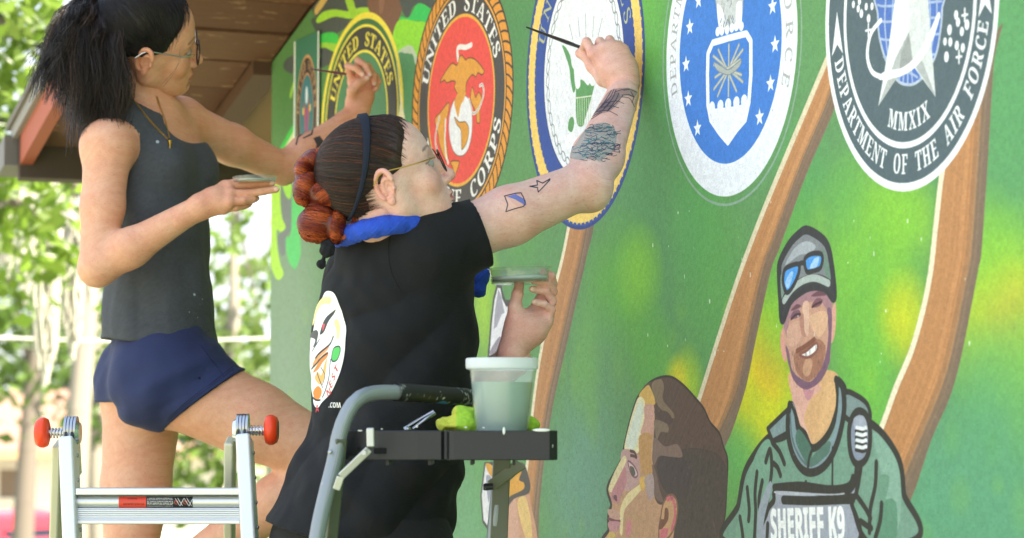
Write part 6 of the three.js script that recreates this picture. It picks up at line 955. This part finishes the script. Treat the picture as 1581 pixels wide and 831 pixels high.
for (const [px, Z, cy, r] of [[-120, 62, 480, 120], [90, 66, 520, 110], [250, 64, 470, 130], [420, 68, 520, 140], [330, 60, 600, 70]]) tree('far green tree in the hazy row beyond the white house', px, Z, [[px, cy, 0, r, 90, 260], [px + 40, cy + 60, 0, r * 0.7, 60, 160]], { top: cy - 30, r: 0.25, lean: 0.2, leaf: 0.42, col: [0.14, 0.20, 0.07] });
{ // hanging moss
  const spots = [[70, 270, 600, 26], [112, 300, 560, 20], [38, 265, 470, 20], [140, 290, 470, 12], [8, 300, 430, 14]];
  spots.forEach(([px, y0, y1, w], k) => {
    const S = new Strands(), Z = 13 + k * 0.5;
    for (let i = 0; i < 420; i++) { const a = px + rr(-w, w), t = Math.pow(rnd(), 0.7), st = y0 + rr(-10, 60) + (y1 - y0) * rr(0, 0.55), en = Math.min(st + rr(60, 190), y1 - Math.abs(a - px) / w * 60), v = rr(0.75, 1.25), z = Z + rr(-0.18, 0.18); const pts = []; for (let j = 0; j <= 6; j++) { const u = j / 6, nar = mix(1, 0.45, (mix(st, en, u) - y0) / (y1 - y0)); pts.push(at(px + (a - px) * nar + rr(-4, 4), mix(st, en, u), z)); } S.add(pts, 0.009, 0.005, [0.52 * v, 0.51 * v, 0.43 * v]); }
    const top = at(px, y0, Z), g = S.geo(); single('hanging_moss', g, mat('#ffffff', 1, { vertexColors: true }), ['longest pale moss curtain hanging above the red ladder knob', 'pale moss hanging close behind the bent elbow', 'wispy pale moss hanging left of the longest moss curtain', 'short pale moss tuft hanging against the tank top', 'pale moss tuft hanging at the edge below the eave'][k], 'moss', 'moss hanging from the trees');
  });
  const br = thing('tree_branch', 'thin grey branch carrying the hanging moss below the eave', 'branch', at(60, 280, 13.4)); part('limb', tube([at(-160, 300, 13.6), at(-20, 290, 13.2), at(70, 275, 13.2), at(150, 290, 13.6), at(200, 250, 14)], 0.03, 30, 7), BARK, br);
}
{ // white house
  const Z = 53, g0 = at(60, 700, Z), gy = groundY(g0.x, g0.z), H = thing('house', 'white walled house with low brown shingle roof beyond the trees', 'house', V(g0.x, gy, g0.z)), x0 = at(-260, 700, Z).x, x1 = at(335, 700, Z).x, ye = at(0, 697, Z).y, yr = at(0, 604, Z + 3).y, zf = -Z;
  const WALLW = mat('#e9e2d6', 0.9), wy = (ye + gy) / 2;
  part('wall', new THREE.BoxGeometry(x1 - x0, ye - gy + 0.3, 5).translate((x0 + x1) / 2, wy - 0.15, zf - 2.6), WALLW, H);
  const rs = new THREE.Shape([[x0 - 0.5, ye], [x1 + 0.5, ye], [x1 - 2.4, yr], [x0 + 1.2, yr]].map(([a, b]) => new THREE.Vector2(a, b)));
  const roof = new THREE.BufferGeometry(); { const q = [V(x0 - 0.5, ye, zf + 0.5), V(x1 + 0.5, ye, zf + 0.5), V(x1 - 2.0, yr, zf - 2.6), V(x0 + 1.5, yr, zf - 2.6), V(x0 - 0.5, ye, zf - 5.6), V(x1 + 0.5, ye, zf - 5.6)]; const t = [0, 1, 2, 0, 2, 3, 1, 5, 2, 5, 4, 3, 5, 3, 2, 4, 0, 3, 4, 5, 1, 4, 1, 0], P = []; t.forEach((i) => P.push(q[i].x, q[i].y + 0.02, q[i].z)); roof.setAttribute('position', new THREE.Float32BufferAttribute(P, 3)); roof.computeVertexNormals(); }
  part('roof', roof, mat('#8e6f62', 0.95), H, 'brown shingle roof'); part('fascia', new THREE.BoxGeometry(x1 - x0 + 1, 0.14, 0.05).translate((x0 + x1) / 2, ye - 0.06, zf + 0.52), mat('#c89f74', 0.8), H, 'tan fascia board');
  for (const [a, b, c, d] of [[-4, 722, 28, 772], [-160, 722, -110, 772], [230, 722, 262, 772]]) { const p = at(a, b, Z), q = at(c, d, Z), w = q.x - p.x, h = p.y - q.y, cx = (p.x + q.x) / 2, cy = (p.y + q.y) / 2, fr = part('window', [new THREE.BoxGeometry(w + 0.12, 0.07, 0.08).translate(cx, p.y, zf - 0.06), new THREE.BoxGeometry(w + 0.16, 0.08, 0.12).translate(cx, q.y, zf - 0.05), new THREE.BoxGeometry(0.06, h - 0.08, 0.07).translate(p.x, cy, zf - 0.06), new THREE.BoxGeometry(0.06, h - 0.08, 0.07).translate(q.x, cy, zf - 0.06)], mat('#d9cdbd', 0.7), H); part('pane', new THREE.BoxGeometry(w - 0.06, h - 0.08, 0.02).translate(cx, cy, zf - 0.07), mat('#6f5a48', 0.2), fr); }
  const dp = at(130, 730, Z), dq = at(158, 790, Z); part('door', new THREE.BoxGeometry(dq.x - dp.x, dp.y - gy, 0.06).translate((dp.x + dq.x) / 2, (dp.y + gy) / 2, zf - 0.075), mat('#b9a48c', 0.7), H);
}
{ // red car
  const Z = 43.5, c = at(-20, 700, Z), gy = groundY(c.x, c.z), base = V(c.x, gy, c.z), C = thing('car', 'dark red car parked in front of the white house', 'car', base), side = [[-2.1, 0.35], [-2.15, 0.7], [-1.9, 0.92], [-1.25, 1.0], [-0.7, 1.42], [0.75, 1.44], [1.3, 1.02], [2.05, 0.9], [2.15, 0.6], [2.1, 0.35]];
  const sh = new THREE.Shape(); sh.moveTo(...side[0]); new THREE.SplineCurve(side.map(([a, b]) => new THREE.Vector2(a, b))).getPoints(50).forEach((q) => sh.lineTo(q.x, q.y)); sh.closePath();
  const PA = new THREE.MeshPhysicalMaterial({ color: '#a3151c', roughness: 0.3, clearcoat: 1, clearcoatRoughness: 0.08 }), GL = mat('#11151a', 0.06), R = basis(V(0.8, 0, 0.6).normalize(), UP, V(-0.6, 0, 0.8).normalize(), base);
  part('body', new THREE.ExtrudeGeometry(sh, { depth: 1.5, bevelEnabled: true, bevelSize: 0.07, bevelThickness: 0.12, bevelSegments: 4 }).translate(0, 0, -0.75).applyMatrix4(R), PA, C);
  for (const s of [-1, 1]) { const w = new THREE.Shape([[-1.1, 1.02], [-0.66, 1.34], [0.7, 1.36], [1.14, 1.04]].map(([a, b]) => new THREE.Vector2(a, b))); part('side_window', new THREE.ExtrudeGeometry(w, { depth: 0.02, bevelEnabled: false }).translate(0, 0, s * 0.875 - 0.01).applyMatrix4(R), GL, C); }
  part('windscreen', new THREE.BoxGeometry(0.02, 0.62, 1.35).rotateZ(0.95).translate(1.12, 1.24, 0).applyMatrix4(R), GL, C); part('rear_window', new THREE.BoxGeometry(0.02, 0.58, 1.35).rotateZ(-0.92).translate(-1.1, 1.24, 0).applyMatrix4(R), GL, C);
  for (const a of [-1.35, 1.35]) for (const s of [-1, 1]) { const w = part('wheel', new THREE.CylinderGeometry(0.34, 0.34, 0.22, 28).rotateX(Math.PI / 2).translate(a, 0.34, s * 0.82).applyMatrix4(R), DARKM, C); part('rim', new THREE.CylinderGeometry(0.2, 0.2, 0.02, 20).rotateX(Math.PI / 2).translate(a, 0.34, s * 0.94).applyMatrix4(R), STEEL, w); }
  for (const s of [-1, 1]) part('headlight', new THREE.SphereGeometry(0.13, 16, 10).scale(0.5, 0.6, 1.2).translate(2.12, 0.76, s * 0.6).applyMatrix4(R), mat('#eef2f4', 0.08), C);
}
single('overhead_cable', tube([at(-120, 516, 17), at(150, 526, 17), at(420, 522, 17), at(700, 500, 17)], 0.008, 30, 6), mat('#d8d8d4', 0.6), 'thin pale overhead cable crossing behind the tank top', 'cable');
renderer.render(scene, camera);
